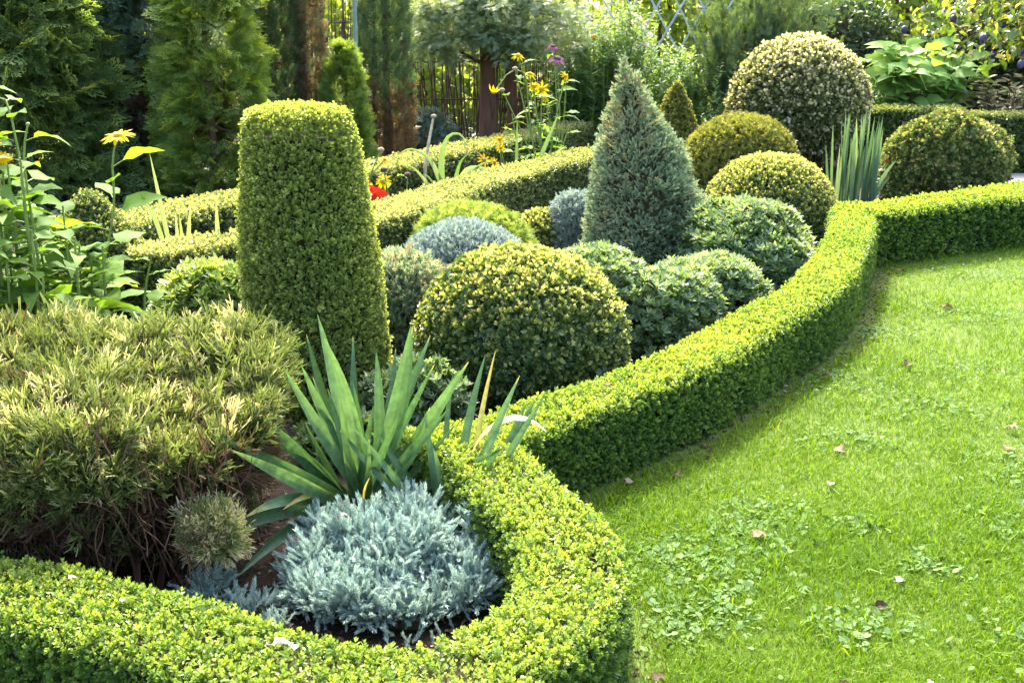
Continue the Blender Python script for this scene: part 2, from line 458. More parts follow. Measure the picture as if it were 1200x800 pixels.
def t_needles(rng, n=34, ln=0.2, wd=0.03, ang=0.75, tip=0.15):
    v, f, t = [], [], []
    for k in range(n):
        y = k / n
        a = k * 2.399 + rng.normal(0, .3)
        sp = ang * (1.15 - .7 * y)
        d = nrm(np.array([math.cos(a) * sp, 1.0, math.sin(a) * sp]))
        s = nrm(np.cross(d, rng.normal(size=3)))
        l = ln * rng.uniform(.8, 1.2)
        p = np.array([math.cos(a) * .012, y * .85, math.sin(a) * .012])
        i = len(v)
        v += [p - s * wd, p + s * wd, p + d * l * .6 + s * wd * .8, p + d * l]
        f.append((i, i + 1, i + 2, i + 3))
        t += [tip * (y - .5)] * 4
    i = len(v)
    v += [np.array([-.02, -.15, 0]), np.array([.02, -.15, 0]), np.array([.012, .85, 0]), np.array([-.012, .85, 0])]
    f.append((i, i + 1, i + 2, i + 3))
    t += [-.2] * 4
    return np.array(v), [np.array(f)], np.array(t)

def t_spray(rng, n=9, w=0.045, flat=0.06, tip=0.2, sub=3):
    """flat, fan-like conifer spray"""
    v, f, t = [], [], []
    def strip(p, d, l, ww, tt):
        s = np.array([-d[1], d[0], 0]) * ww
        i = len(v)
        q = p + d * l * .55
        e = p + d * l
        v.extend([p - s * .5, p + s * .5, q + s, e + s * .25, e - s * .25, q - s])
        f.append((i, i + 1, i + 2, i + 5))
        f.append((i + 5, i + 2, i + 3, i + 4))
        t.extend([tt - tip * .4] * 2 + [tt] * 1 + [tt + tip * .5] * 2 + [tt])
    strip(np.zeros(3), np.array([0, 1., 0]), 1.0, w, 0)
    for k in range(n):
        y = .08 + .85 * k / n
        sg = 1 if k % 2 else -1
        l = (.52 * (1 - .65 * y) + .06) * rng.uniform(.8, 1.15)
        a = rng.normal(.85, .1)
        d = np.array([sg * math.sin(a), math.cos(a), rng.normal(0, flat * 2)])
        p = np.array([0, y, rng.normal(0, flat * .3)])
        strip(p, d, l, w, rng.normal(0, .05))
        for j in range(sub):
            q = p + d * l * (.3 + .22 * j)
            a2 = a + (.6 if j % 2 else -.6)
            d2 = np.array([sg * math.sin(a2), math.cos(a2), rng.normal(0, flat * 2)])
            strip(q, d2, l * .42, w * .85, rng.normal(0, .05))
    return np.array(v), [np.array(f)], np.array(t)

def t_rosette(rng, n=8, w=0.2, ll=0.8):
    items = []
    lf = t_leaf2(w, .05)
    for k in range(n):
        a = k * 2.399
        sp = 1.5 - 1.0 * k / n
        items.append((lf, (0, .3 * k / n, 0), (math.cos(a) * sp, .75, math.sin(a) * sp), (-math.cos(a) * .6, 1, -math.sin(a) * .6), ll * rng.uniform(.75, 1.1) * (1 - .3 * k / n), .3 * (k / n - .4)))
    return combine(items)

def t_twigs(rng, n=12, w=.02):
    """bundle of short scale-leaved twigs fanning upward and outward"""
    v, f, t = [], [], []
    for k in range(n):
        a = rng.uniform(0, 6.28)
        sp = rng.uniform(.1, .75)
        d = nrm(np.array([math.cos(a) * sp, 1.0, math.sin(a) * sp]))
        s = nrm(np.cross(d, rng.normal(size=3)))
        p = d * rng.uniform(0, .35)
        l = rng.uniform(.35, .65)
        tt = rng.normal(0, .13)
        i = len(v)
        q = p + d * l * .5 + rng.normal(0, .03, 3)
        e = p + d * l
        v += [p - s * w, p + s * w, q + s * w * 1.3, q - s * w * 1.3, e + s * w * .4, e - s * w * .4]
        f += [(i, i + 1, i + 2, i + 3), (i + 3, i + 2, i + 4, i + 5)]
        t += [tt - .12] * 2 + [tt] * 2 + [tt + .1] * 2
        for j in range(2):
            d2 = nrm(d + rng.normal(0, .5, 3))
            s2 = nrm(np.cross(d2, rng.normal(size=3)))
            p2 = p + d * l * (.35 + .25 * j)
            e2 = p2 + d2 * l * .4
            i = len(v)
            v += [p2 - s2 * w, p2 + s2 * w, e2 + s2 * w * .5, e2 - s2 * w * .5]
            f.append((i, i + 1, i + 2, i + 3))
            t += [tt] * 2 + [tt + .12] * 2
    return np.array(v), [np.array(f)], np.array(t)

def t_blade(seg=6, w=.06, fold=.25, droop=0.0, shape='leaf', wave=0.0):
    """one long or broad leaf as a folded strip along Y, bending down by droop"""
    y = np.linspace(0, 1, seg + 1)
    if shape == 'leaf':
        ww = w * (np.sin(np.pi * np.clip(y, 0, 1) ** .75) ** .8 + .03)
    elif shape == 'ovate':
        ww = w * (np.sin(np.pi * y ** .6) ** .85 * (1.05 - .25 * y) + .03)
    else:
        ww = w * np.minimum(1, .75 + .6 * y) * (1 - np.clip((y - .35) / .65, 0, 1) ** 1.6) + w * .02
    z = -droop * y ** 2
    yy = y * (1 - .25 * abs(droop) * y)
    mid = np.stack([np.zeros_like(y), yy, z], -1)
    wz = wave * np.sin(y * 14)
    l = np.stack([-ww, yy, z + ww * fold + wz * ww], -1)
    r = np.stack([ww, yy, z + ww * fold - wz * ww], -1)
    V = np.stack([l, mid, r], 1).reshape(-1, 3)
    F = grid_faces(seg + 1, 3)
    return V, [F], np.zeros(len(V))

def vary(fn, k, *a, seed=0, **kw):
    return [fn(np.random.default_rng(seed + i * 13), *a, **kw) for i in range(k)]

BOX = vary(t_boxshoot, 6, seed=3)
BOXLOW = vary(t_boxshoot, 6, 2, .3, 1.0, .3, .6, seed=33)
NEED = vary(t_needles, 5, seed=4)
NEEDLOW = vary(t_needles, 5, 16, .3, .045, .8, seed=5)
SPRAY = vary(t_spray, 6, 11, .024, .05, .25, 3, seed=6)
SPRAYLOW = vary(t_spray, 6, 8, .04, .08, .2, 1, seed=7)
ROSE = vary(t_rosette, 5, seed=8)
TWIGS = vary(t_twigs, 6, seed=9)
LEAF = [t_leaf2(.27), t_leaf2(.32, .1), t_leaf2(.22, .04)]
LANCE = [t_leaf2(.12, .03), t_leaf2(.15, .05)]

def cover(geo, V, F, n, tmpls, size, rng, depth=.02, outward=1.0, up=.4, jit=.5, tint=(.5, .2), patch=(0, 3.0), mat=0, zmin=None, facing=1.0, tfun=None, proud=0.0, sizevar=.2, sel=None):
    p, idx = surf_sample(V, F, n, rng)
    fn = face_normals(V, F)[idx]
    if zmin is not None:
        k = p[:, 2] > zmin
        p, fn = p[k], fn[k]
    if sel is not None:
        k = sel(p, fn, rng)
        p, fn = p[k], fn[k]
    m = len(p)
    p = p - fn * np.abs(rng.normal(0, depth, (m, 1))) + fn * proud
    T = fn * outward + np.array([0, 0, up]) + rng.normal(0, jit, (m, 3))
    N = fn * facing + np.array([0, 0, .4]) + rng.normal(0, .5, (m, 3))
    tt = rng.normal(tint[0], tint[1], m) + patch[0] * noise3(p, patch[1], int(rng.integers(1e6)))
    if tfun is not None:
        tt = tt + tfun(p, fn)
    s = size * np.clip(rng.normal(1, sizevar, m), .5, 1.7)
    which = rng.integers(0, len(tmpls), m)
    for k, tm in enumerate(tmpls):
        q = which == k
        if q.any():
            scatter(geo, tm, p[q], T[q], N[q], s[q], tt[q], mat)

def core_of(V, F, inset):
    N = vert_normals(V, F)
    C = V - N * inset
    C[:, 2] = np.minimum(C[:, 2], V[:, 2].max() - inset * (3.2 if V[:, 2].max() > .9 and np.ptp(V[:, 0]) < 1.2 else 1))
    C[:, 2] = np.maximum(C[:, 2], 0.0)
    return C

def shrub(name, label, cat, loc, VFN, layers, mat, inset=.05, group=None, trunk=None, coremat='twig', seed=0):
    """thing > foliage, branches (the dark twiggy inside)"""
    V, F, N = VFN
    rng = np.random.default_rng(abs(hash(label)) % 1000 + seed if False else seed + len(label) * 7)
    root = thing(name, label, cat, loc, group)
    g = Geo()
    for kw in layers:
        cover(g, V, F, rng=rng, **kw)
    g.link("foliage", M[mat], root)
    c = Geo()
    c.add(core_of(V, F, inset), F)
    if trunk:
        for pts, rad in trunk:
            tube(c, pts, rad)
    c.link("branches", M[coremat], root, smooth=True)
    return root

def dome_profile(r, h, flare=1.0, low=.0, p=2.2):
    t = np.linspace(0, 1, 14)
    a = t * np.pi / 2
    rr = r * np.cos(a) ** (2 / p)
    zz = low + (h - low) * np.sin(a) ** (2 / p)
    pts = [(r * flare, 0.0), (r * (flare + 1) / 2 if flare != 1 else r, low * .6)] if low > 0 else []
    pts += list(zip(rr, zz))
    pts[-1] = (0.004, h)
    return pts

def ball_profile(r, zc, z0=0.0):
    a0 = math.asin(np.clip((z0 - zc) / r, -1, 1))
    a = np.linspace(a0, np.pi / 2, 16)
    p = [(max(r * math.cos(x), .004), zc + r * math.sin(x)) for x in a]
    return p

# ------------------------------------------------------------------ the setting: ground, lawn, path
def structure(o, label=None):
    o["kind"] = "structure"
    return o

def sheet(name, poly, z, mat, div=None):
    g = Geo()
    P = np.array([(x, y, z) for x, y in poly])
    g.add(P, np.array([list(range(len(P)))]))
    return structure(g.link(name, mat))

sheet("ground", [(-250, -60), (250, -60), (250, 400), (-250, 400)], 0.0, M['soil'])

A_PATH = [(-2.9, 2.75), (-2.0, 2.62), (-1.27, 2.46), (-.85, 2.29), (-.45, 2.10), (-.18, 2.07), (.03, 2.22), (.135, 2.44), (.155, 2.67), (.105, 2.88), (.0, 3.10), (-.08, 3.30)]
B_PATH = [(-.24, 3.47), (-.07, 3.56), (.10, 3.72), (.50, 4.13), (.78, 4.45), (1.13, 4.95), (1.51, 5.48), (1.80, 6.04), (2.07, 6.70), (2.28, 7.25), (2.38, 7.62)]
R_PATH = [(2.46, 7.72), (2.75, 7.88), (3.2, 8.14), (3.75, 8.45), (4.4, 8.82), (5.2, 9.25), (6.2, 9.75)]
M_PATH = [(-2.02, 6.2), (-1.62, 6.58), (-1.15, 7.06), (-.71, 7.92), (-.16, 9.25), (.46, 10.45), (.86, 11.2)]
K_PATH = [(-2.68, 6.95), (-2.40, 7.5), (-2.0, 8.35), (-1.5, 9.45), (-.5, 11.6), (.25, 13.15), (.8, 14.3)]

lawn_poly = [(-2.9, 2.66), (-1.27, 2.36), (-.85, 2.19), (-.45, 2.0), (-.1, 2.0), (.1, 2.2), (.2, 2.45), (.22, 2.7), (.18, 2.9), (.1, 3.1), (.02, 3.3), (.14, 3.62), (.56, 4.06), (.84, 4.38), (1.2, 4.9), (1.57, 5.42), (1.87, 6.0), (2.14, 6.65), (2.36, 7.2), (2.50, 7.58), (3.25, 8.0), (4.4, 8.65), (6.2, 9.6), (12, 12.5), (14, 12), (14, -8), (-8, -8), (-8, 2.7)]
sheet("lawn", lawn_poly, 0.004, M['turf'])
sheet("path", [(3.95, 11.75), (4.0, 12.5), (9.5, 12.45), (9.5, 11.5), (5.2, 11.5)], 0.006, M['pathstone'])

def in_poly(p, poly):
    x, y = p[:, 0], p[:, 1]
    ins = np.zeros(len(p), bool)
    q = np.array(poly)
    for (x1, y1), (x2, y2) in zip(q, np.roll(q, -1, 0)):
        c = ((y1 > y) != (y2 > y)) & (x < (x2 - x1) * (y - y1) / (y2 - y1 + 1e-12) + x1)
        ins ^= c
    return ins

def lawn_points(n, rng, dmin=1.6, dmax=9.6, spread=.98):
    d = dmin * (dmax / dmin) ** rng.random(n)
    a = rng.uniform(-.45, spread, n)
    p = np.stack([d * np.sin(a), d * np.cos(a)], -1)
    return p[in_poly(p, lawn_poly)]

def edge_dist(p, path):
    Q = smooth_path(path, 120)
    return np.sqrt(((p[:, None, :] - Q[None]) ** 2).sum(-1)).min(1)

def grass():
    g = Geo()
    rng = np.random.default_rng(21)
    tm = []
    for k in range(5):
        r = np.random.default_rng(k)
        b = r.uniform(.1, .75)
        v = np.array([(-.03, 0, 0), (.03, 0, 0), (.026, .5, b * .25), (-.026, .5, b * .25), (0, .95 - .2 * b, b)], float)
        tm.append((v, [np.array([(0, 1, 2, 3)]), np.array([(3, 2, 4)])], np.array([-.06, -.06, 0, 0, .08])))
    for n, hgt, wx in ((900000, .027, 1.0), (100000, .042, .8)):
        p2 = lawn_points(n, rng)
        bare = noise3(np.c_[p2, np.zeros(len(p2))], 5.0, 5)
        de = np.minimum(edge_dist(p2, B_PATH), edge_dist(p2, A_PATH))
        keep = (rng.random(len(p2)) < np.clip(1.25 - np.maximum(bare - .35, 0) * 1.6, .2, 1)) & (rng.random(len(p2)) < np.clip((de - .15) / .12, 0.03, 1))
        p2 = p2[keep]
        p = np.c_[p2, np.full(len(p2), .003)]
        m = len(p)
        d = np.linalg.norm(p2, axis=1)
        az = rng.uniform(0, 6.28, m)
        T = np.c_[np.cos(az) * .35, np.sin(az) * .35, np.ones(m)] + rng.normal(0, .25, (m, 3))
        T[:, 2] = np.abs(T[:, 2]) + .25
        N = np.c_[np.cos(az), np.sin(az), np.full(m, .5)]
        lumpy = noise3(p, 9.0, 11)
        s = hgt * np.clip(rng.normal(1, .28, m), .4, 2) * (1 + .25 * lumpy) * (1 + .04 * d)
        tt = rng.normal(.48, .17, m) + .14 * noise3(p, 2.2, 12) + .08 * noise3(p, 8.0, 13)
        w = rng.integers(0, 5, m)
        for k in range(5):
            q = w == k
            scatter(g, tm[k], p[q], T[q], N[q], s[q], tt[q])
    o = g.link("grass", M['grass'])
    o["kind"] = "stuff"
grass()

def weeds():
    """broad-leaved weeds and clover through the lawn"""
    g = Geo()
    rng = np.random.default_rng(31)
    spots = [(.45, 3.15, .16), (.58, 3.0, .22), (.75, 3.25, .2), (.9, 3.5, .2), (.62, 3.2, .2), (.55, 2.85, .15), (.8, 3.42, .14), (.5, 2.75, .14), (1.15, 3.4, .1), (1.0, 2.75, .16), (1.3, 3.1, .12), (1.55, 5.0, .3), (1.9, 4.6, .3), (2.3, 5.1, .35), (2.0, 3.9, .3), (1.4, 4.2, .2), (1.5, 2.7, .2), (.8, 2.2, .2), (1.1, 2.3, .2), (1.75, 3.4, .2), (2.7, 6.2, .4), (3.2, 7.2, .4), (2.0, 5.8, .25), (.35, 2.3, .12), (.5, 1.95, .15), (1.2, 5.0, .2)]
    P, S = [], []
    for x, y, r in spots:
        n = int(900 * r)
        P.append(np.c_[rng.normal(x, r * .55, n), rng.normal(y, r * .4, n), np.full(n, .012)])
        S.append(rng.uniform(.014, .028, n))
    q = lawn_points(900, rng)
    P.append(np.c_[q, np.full(len(q), .015)])
    S.append(rng.uniform(.008, .017, len(q)))
    P, S = np.concatenate(P), np.concatenate(S)
    k = in_poly(P[:, :2], lawn_poly) & (np.minimum(edge_dist(P[:, :2], A_PATH), edge_dist(P[:, :2], B_PATH)) > .2)
    P, S = P[k], S[k]
    m = len(P)
    az = rng.uniform(0, 6.28, m)
    T = np.c_[np.cos(az), np.sin(az), rng.uniform(.1, .7, m)]
    N = np.c_[rng.normal(0, .35, (m, 2)), np.ones(m)]
    P[:, 2] += rng.uniform(0, .012, m)
    tm = [t_leaf2(.36, .08), t_leaf2(.42, .02), t_leaf2(.25, .12)]
    w = rng.integers(0, 3, m)
    tt = rng.normal(.5, .2, m)
    for j in range(3):
        scatter(g, tm[j], P[w == j], T[w == j], N[w == j], S[w == j], tt[w == j])
    o = g.link("lawn_weeds", M['weed'])
    o["kind"] = "stuff"
weeds()

def litter():
    """dead leaf and needle crumbs over the bed and under the hedges"""
    g = Geo()
    rng = np.random.default_rng(41)
    P = []
    for path in (A_PATH, B_PATH, R_PATH):
        Q = smooth_path(path, 200)
        for off in (-.22, .22, .2, .24, .27, .21, .25):
            d = nrm(np.gradient(Q, axis=0))
            P.append(Q + np.c_[d[:, 1], -d[:, 0]] * off + rng.normal(0, .05, Q.shape))
    P.append(np.c_[rng.uniform(-1.3, .1, 2600), rng.uniform(2.3, 3.7, 2600)])
    P.append(np.c_[rng.uniform(-3, 3, 2500), rng.uniform(3.5, 10, 2500)])
    P = np.concatenate(P)
    P = P[~in_poly(P, lawn_poly) | (np.minimum(edge_dist(P, A_PATH), edge_dist(P, B_PATH)) < .31)]
    m = len(P)
    az = rng.uniform(0, 6.28, m)
    T = np.c_[np.cos(az), np.sin(az), rng.normal(.1, .2, m)]
    N = np.c_[rng.normal(0, .6, (m, 2)), np.ones(m)]
    scatter(g, t_leaf2(.25, .15), np.c_[P, np.full(m, .008)], T, N, rng.uniform(.008, .03, m), rng.normal(.4, .25, m))
    o = g.link("leaf_litter", M['dry'])
    o["kind"] = "stuff"
litter()

def undergrowth():
    """low ivy-like ground cover in the shade under the trees"""
    g = Geo()
    rng = np.random.default_rng(43)
    n = 34000
    P = np.c_[rng.uniform(-7, 8, n), rng.uniform(6.6, 18, n)]
    k = (P[:, 1] > np.where(P[:, 0] < -2.75, 6.6, 10.3) + np.where(P[:, 0] > -2.6, (P[:, 0] + 2.6) * 1.55, 0).clip(0, 3.6)) & ~((P[:, 0] > 3.6) & (P[:, 1] < 12.9))
    P = P[k]
    m = len(P)
    az = rng.uniform(0, 6.28, m)
    z = np.abs(rng.normal(0, .06, m)) + .01
    T = np.c_[np.cos(az), np.sin(az), rng.normal(.1, .4, m)]
    N = np.c_[rng.normal(0, .4, (m, 2)), np.ones(m)]
    scatter(g, t_leaf2(.36, .1), np.c_[P, z], T, N, rng.uniform(.05, .11, m), rng.normal(.5, .25, m))
    o = g.link("undergrowth", M['darkleaf'])
    o["kind"] = "stuff"
undergrowth()

# ------------------------------------------------------------------ clipped hedges
def hedge(label, path, w, h, n, size, tmpls, mat, seed, wv=None, group="low clipped box hedges edging the beds", **kw):
    V, F, N = sweep(path, w, h, lump=kw.get('lump', .012), freq=kw.get('freq', 9), seed=seed, wv=wv, hv=kw.get('hv'))
    c = np.array([path[len(path) // 2][0], path[len(path) // 2][1], 0.0])
    V = V - c
    top = lambda p, fn: kw.get('young', .32) * np.clip(fn[:, 2], 0, 1)      # yellow tops: mostly sunlight painted into the leaf tint, partly new growth
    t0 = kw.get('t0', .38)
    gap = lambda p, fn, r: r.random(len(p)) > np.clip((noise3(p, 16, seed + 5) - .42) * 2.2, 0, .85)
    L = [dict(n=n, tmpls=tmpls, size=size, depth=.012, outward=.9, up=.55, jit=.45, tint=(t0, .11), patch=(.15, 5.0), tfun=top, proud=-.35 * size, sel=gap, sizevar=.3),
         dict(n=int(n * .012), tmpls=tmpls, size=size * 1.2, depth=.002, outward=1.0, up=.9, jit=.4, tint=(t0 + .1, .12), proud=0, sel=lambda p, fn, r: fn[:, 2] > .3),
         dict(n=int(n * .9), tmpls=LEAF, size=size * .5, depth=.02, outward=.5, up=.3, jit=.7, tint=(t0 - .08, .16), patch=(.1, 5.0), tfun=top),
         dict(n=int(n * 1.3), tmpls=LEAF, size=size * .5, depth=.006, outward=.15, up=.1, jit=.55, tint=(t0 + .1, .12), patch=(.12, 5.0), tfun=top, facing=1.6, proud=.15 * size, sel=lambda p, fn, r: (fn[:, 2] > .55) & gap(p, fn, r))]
    return shrub("box_hedge", label, "hedge", tuple(c), (V, F, N), L, mat, inset=.045, group=group, seed=seed)

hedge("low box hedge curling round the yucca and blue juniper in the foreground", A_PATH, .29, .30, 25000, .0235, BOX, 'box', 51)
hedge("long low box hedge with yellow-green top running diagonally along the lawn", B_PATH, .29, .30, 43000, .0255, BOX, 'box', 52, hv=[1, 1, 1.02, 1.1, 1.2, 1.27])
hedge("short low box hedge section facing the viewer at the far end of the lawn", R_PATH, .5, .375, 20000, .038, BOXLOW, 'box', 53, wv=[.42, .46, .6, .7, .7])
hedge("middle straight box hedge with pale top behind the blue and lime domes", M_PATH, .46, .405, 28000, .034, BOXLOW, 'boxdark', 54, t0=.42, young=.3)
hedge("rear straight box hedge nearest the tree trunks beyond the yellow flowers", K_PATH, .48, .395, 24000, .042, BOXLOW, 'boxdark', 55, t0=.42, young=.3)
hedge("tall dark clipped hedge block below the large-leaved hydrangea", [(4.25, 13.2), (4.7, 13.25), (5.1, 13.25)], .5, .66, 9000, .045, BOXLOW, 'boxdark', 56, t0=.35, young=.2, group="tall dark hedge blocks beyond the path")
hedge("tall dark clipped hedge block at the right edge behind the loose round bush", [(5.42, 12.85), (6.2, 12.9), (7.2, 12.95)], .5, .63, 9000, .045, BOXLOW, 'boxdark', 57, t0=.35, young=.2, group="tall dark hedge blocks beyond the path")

# ------------------------------------------------------------------ topiary and shrubs
# tall clipped column
prof = [(.315, 0), (.318, .2), (.315, .4), (.290, .8), (.252, 1.1), (.230, 1.23), (.205, 1.285), (.11, 1.31), (.004, 1.315)]
VFN = revolve(prof, 72, 70, lump=.017, freq=7, seed=3, lean=(-.05, 0))
shrub("topiary_column", "tall tapered flat-topped clipped column topiary left of centre", "topiary", (-.86, 4.73, 0), VFN,
      [dict(n=17000, tmpls=BOXLOW, size=.025, depth=.012, outward=.8, up=.8, jit=.45, tint=(.5, .19), patch=(.12, 6), proud=-.008),
       dict(n=17000, tmpls=LEAF, size=.016, depth=.018, outward=.6, up=.4, jit=.7, tint=(.48, .22), patch=(.1, 6)),
       dict(n=260, tmpls=BOXLOW, size=.03, depth=.002, outward=.9, up=1.0, jit=.4, tint=(.6, .15))], 'column', inset=.04)

# big golden privet-like dome
prof = [(.39, 0), (.445, .08), (.475, .2), (.462, .32), (.405, .45), (.30, .555), (.165, .615), (.004, .635)]
VFN = revolve(prof, 72, 46, lump=.024, freq=7, seed=5)
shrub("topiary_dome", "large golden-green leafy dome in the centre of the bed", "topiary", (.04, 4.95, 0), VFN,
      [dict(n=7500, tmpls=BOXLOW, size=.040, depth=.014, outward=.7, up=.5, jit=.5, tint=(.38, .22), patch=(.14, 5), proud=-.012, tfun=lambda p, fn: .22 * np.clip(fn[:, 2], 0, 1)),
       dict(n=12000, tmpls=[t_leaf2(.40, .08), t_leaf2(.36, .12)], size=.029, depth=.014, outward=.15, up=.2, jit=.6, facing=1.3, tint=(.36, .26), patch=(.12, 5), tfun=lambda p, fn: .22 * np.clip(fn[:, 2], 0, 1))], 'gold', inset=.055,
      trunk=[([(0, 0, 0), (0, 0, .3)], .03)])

# grey-blue spruce cone
prof = [(.46, 0), (.505, .05), (.50, .15), (.435, .40), (.315, .69), (.145, 1.09), (.06, 1.31), (.03, 1.39), (.012, 1.44), (.004, 1.45)]
VFN = revolve(prof, 90, 80, lump=.042, freq=16, seed=6, lean=(-.29, 0))
shrub("topiary_cone", "big grey-blue clipped spruce cone with pointed tip", "topiary", (1.01, 7.38, 0), VFN,
      [dict(n=8500, tmpls=NEEDLOW, size=.05, depth=.022, outward=1.0, up=.4, jit=.5, tint=(.46, .2), patch=(.5, 13), proud=-.012),
       dict(n=5000, tmpls=NEEDLOW, size=.05, depth=.006, outward=.9, up=.5, jit=.6, tint=(.55, .16), patch=(.3, 13), proud=-.004, sel=lambda p, fn, r: noise3(p, 26, 91) > .12)], 'bluespruce', inset=.055)

VFN = revolve([(.29, 0), (.31, .08), (.285, .3), (.2, .58), (.1, .82), (.03, .95), (.004, .98)], 48, 40, lump=.015, freq=10, seed=7)
shrub("topiary_cone", "small yellow-green clipped cone half hidden behind the big grey-blue cone", "topiary", (1.90, 12.95, 0), VFN,
      [dict(n=5000, tmpls=BOXLOW, size=.045, depth=.02, outward=.9, up=.5, jit=.5, tint=(.5, .2), patch=(.15, 8))], 'olive', inset=.05)

VFN = revolve(dome_profile(.60, .74, .92, .1), 64, 40, lump=.035, freq=7, seed=8)
shrub("topiary_dome", "yellow-olive clipped dome between the spruce cone and the cream globe", "topiary", (2.30, 11.15, 0), VFN,
      [dict(n=9500, tmpls=SPRAYLOW, size=.055, depth=.025, outward=.6, up=.5, jit=.5, tint=(.5, .2), patch=(.2, 6)),
       dict(n=5000, tmpls=BOXLOW, size=.04, depth=.03, outward=.8, up=.5, jit=.5, tint=(.5, .2), patch=(.2, 6))], 'olive', inset=.06)

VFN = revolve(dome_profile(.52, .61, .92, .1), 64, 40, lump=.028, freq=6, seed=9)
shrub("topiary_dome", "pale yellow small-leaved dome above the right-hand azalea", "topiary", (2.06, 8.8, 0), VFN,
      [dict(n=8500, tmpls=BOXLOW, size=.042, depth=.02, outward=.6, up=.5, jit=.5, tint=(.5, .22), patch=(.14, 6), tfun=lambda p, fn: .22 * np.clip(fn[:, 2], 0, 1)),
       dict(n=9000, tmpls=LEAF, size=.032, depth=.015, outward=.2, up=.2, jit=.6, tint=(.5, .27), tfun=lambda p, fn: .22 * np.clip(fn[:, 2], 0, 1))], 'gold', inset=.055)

# cream variegated globe on a dark leg
prof = ball_profile(.755, .72, .12)
prof = [(.30, .03)] + [(r * (.86 if z < .3 else 1), z) for r, z in prof]
VFN = revolve(prof, 72, 56, lump=.03, freq=6, seed=10)
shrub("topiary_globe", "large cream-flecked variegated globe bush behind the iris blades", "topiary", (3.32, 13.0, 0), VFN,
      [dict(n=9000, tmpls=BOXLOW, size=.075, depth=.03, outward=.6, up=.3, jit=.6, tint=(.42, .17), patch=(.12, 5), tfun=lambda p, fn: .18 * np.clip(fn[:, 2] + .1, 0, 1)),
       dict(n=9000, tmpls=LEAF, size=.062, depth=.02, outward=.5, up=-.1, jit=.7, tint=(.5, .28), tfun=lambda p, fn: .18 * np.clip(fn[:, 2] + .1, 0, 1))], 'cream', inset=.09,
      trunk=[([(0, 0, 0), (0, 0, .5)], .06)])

# loose round bush on the right
prof = [(.33, .03), (.43, .12), (.485, .32), (.47, .5), (.39, .66), (.25, .75), (.11, .78), (.004, .785)]
VFN = revolve(prof, 64, 46, lump=.12, freq=8, seed=11)
shrub("round_bush", "loose round bush with mixed green and yellowing leaves at the right", "shrub", (4.02, 10.35, 0), VFN,
      [dict(n=6500, tmpls=BOXLOW, size=.065, depth=.04, outward=.7, up=.3, jit=.6, tint=(.45, .2), patch=(.2, 5)),
       dict(n=5000, tmpls=SPRAYLOW, size=.08, depth=.05, outward=.8, up=.1, jit=.6, tint=(.5, .25), patch=(.25, 4))], 'mixed', inset=.11,
      trunk=[([(0, 0, 0), (0, 0, .4)], .04)])

# small domes in the middle of the bed
VFN = revolve(dome_profile(.40, .40, .95, .06), 56, 34, lump=.03, freq=8, seed=12)
shrub("juniper_dome", "dusty blue juniper dome behind the large golden dome", "shrub", (-.32, 6.83, 0), VFN,
      [dict(n=6500, tmpls=NEEDLOW, size=.06, depth=.02, outward=.8, up=.6, jit=.5, tint=(.5, .2), patch=(.2, 8))], 'dustyblue', inset=.06)
VFN = revolve(dome_profile(.43, .43, .95, .06), 56, 34, lump=.03, freq=7, seed=13)
shrub("topiary_dome", "lime green soft dome directly behind the dusty blue juniper", "topiary", (-.27, 7.36, 0), VFN,
      [dict(n=6500, tmpls=SPRAYLOW, size=.055, depth=.02, outward=.8, up=.7, jit=.5, tint=(.62, .18), patch=(.2, 7))], 'lime', inset=.06)
VFN = revolve(dome_profile(.175, .29, .9, .06), 40, 28, lump=.01, freq=9, seed=14)
shrub("topiary_ball", "tiny pale golden clipped ball left of the spruce cone", "topiary", (.22, 8.05, 0), VFN,
      [dict(n=1700, tmpls=BOXLOW, size=.05, depth=.012, outward=.6, up=.5, jit=.5, tint=(.65, .22))], 'gold', inset=.045)
VFN = revolve(dome_profile(.19, .43, .9, .1), 40, 28, lump=.02, freq=9, seed=15)
shrub("juniper_tuft", "narrow pale blue conifer tuft against the left foot of the spruce cone", "shrub", (.47, 8.0, 0), VFN,
      [dict(n=2600, tmpls=NEEDLOW, size=.06, depth=.02, outward=.8, up=.7, jit=.5, tint=(.55, .2))], 'dustyblue', inset=.05)
VFN = revolve(dome_profile(.27, .46, .9, .1), 44, 30, lump=.03, freq=8, seed=16)
shrub("round_bush", "dull green dark-sided conifer ball squeezed between the column and golden dome", "shrub", (-.60, 5.75, 0), VFN,
      [dict(n=3800, tmpls=NEEDLOW, size=.06, depth=.025, outward=.9, up=.6, jit=.5, tint=(.55, .18), patch=(.2, 8))], 'bluespruce', inset=.06)
VFN = revolve([(.40, 0), (.41, .1), (.37, .22), (.28, .36), (.18, .51), (.10, .61), (.05, .68), (.004, .70)], 56, 40, lump=.015, freq=8, seed=17)
shrub("topiary_cone", "rounded dark box cone behind the sunflower stems at left", "topiary", (-2.44, 6.3, 0), VFN,
      [dict(n=7000, tmpls=BOXLOW, size=.036, depth=.015, outward=.8, up=.5, jit=.5, tint=(.42, .2), patch=(.12, 7)),
       dict(n=6000, tmpls=LEAF, size=.02, depth=.015, outward=.5, up=.4, jit=.7, tint=(.4, .2))], 'boxdark', inset=.045)

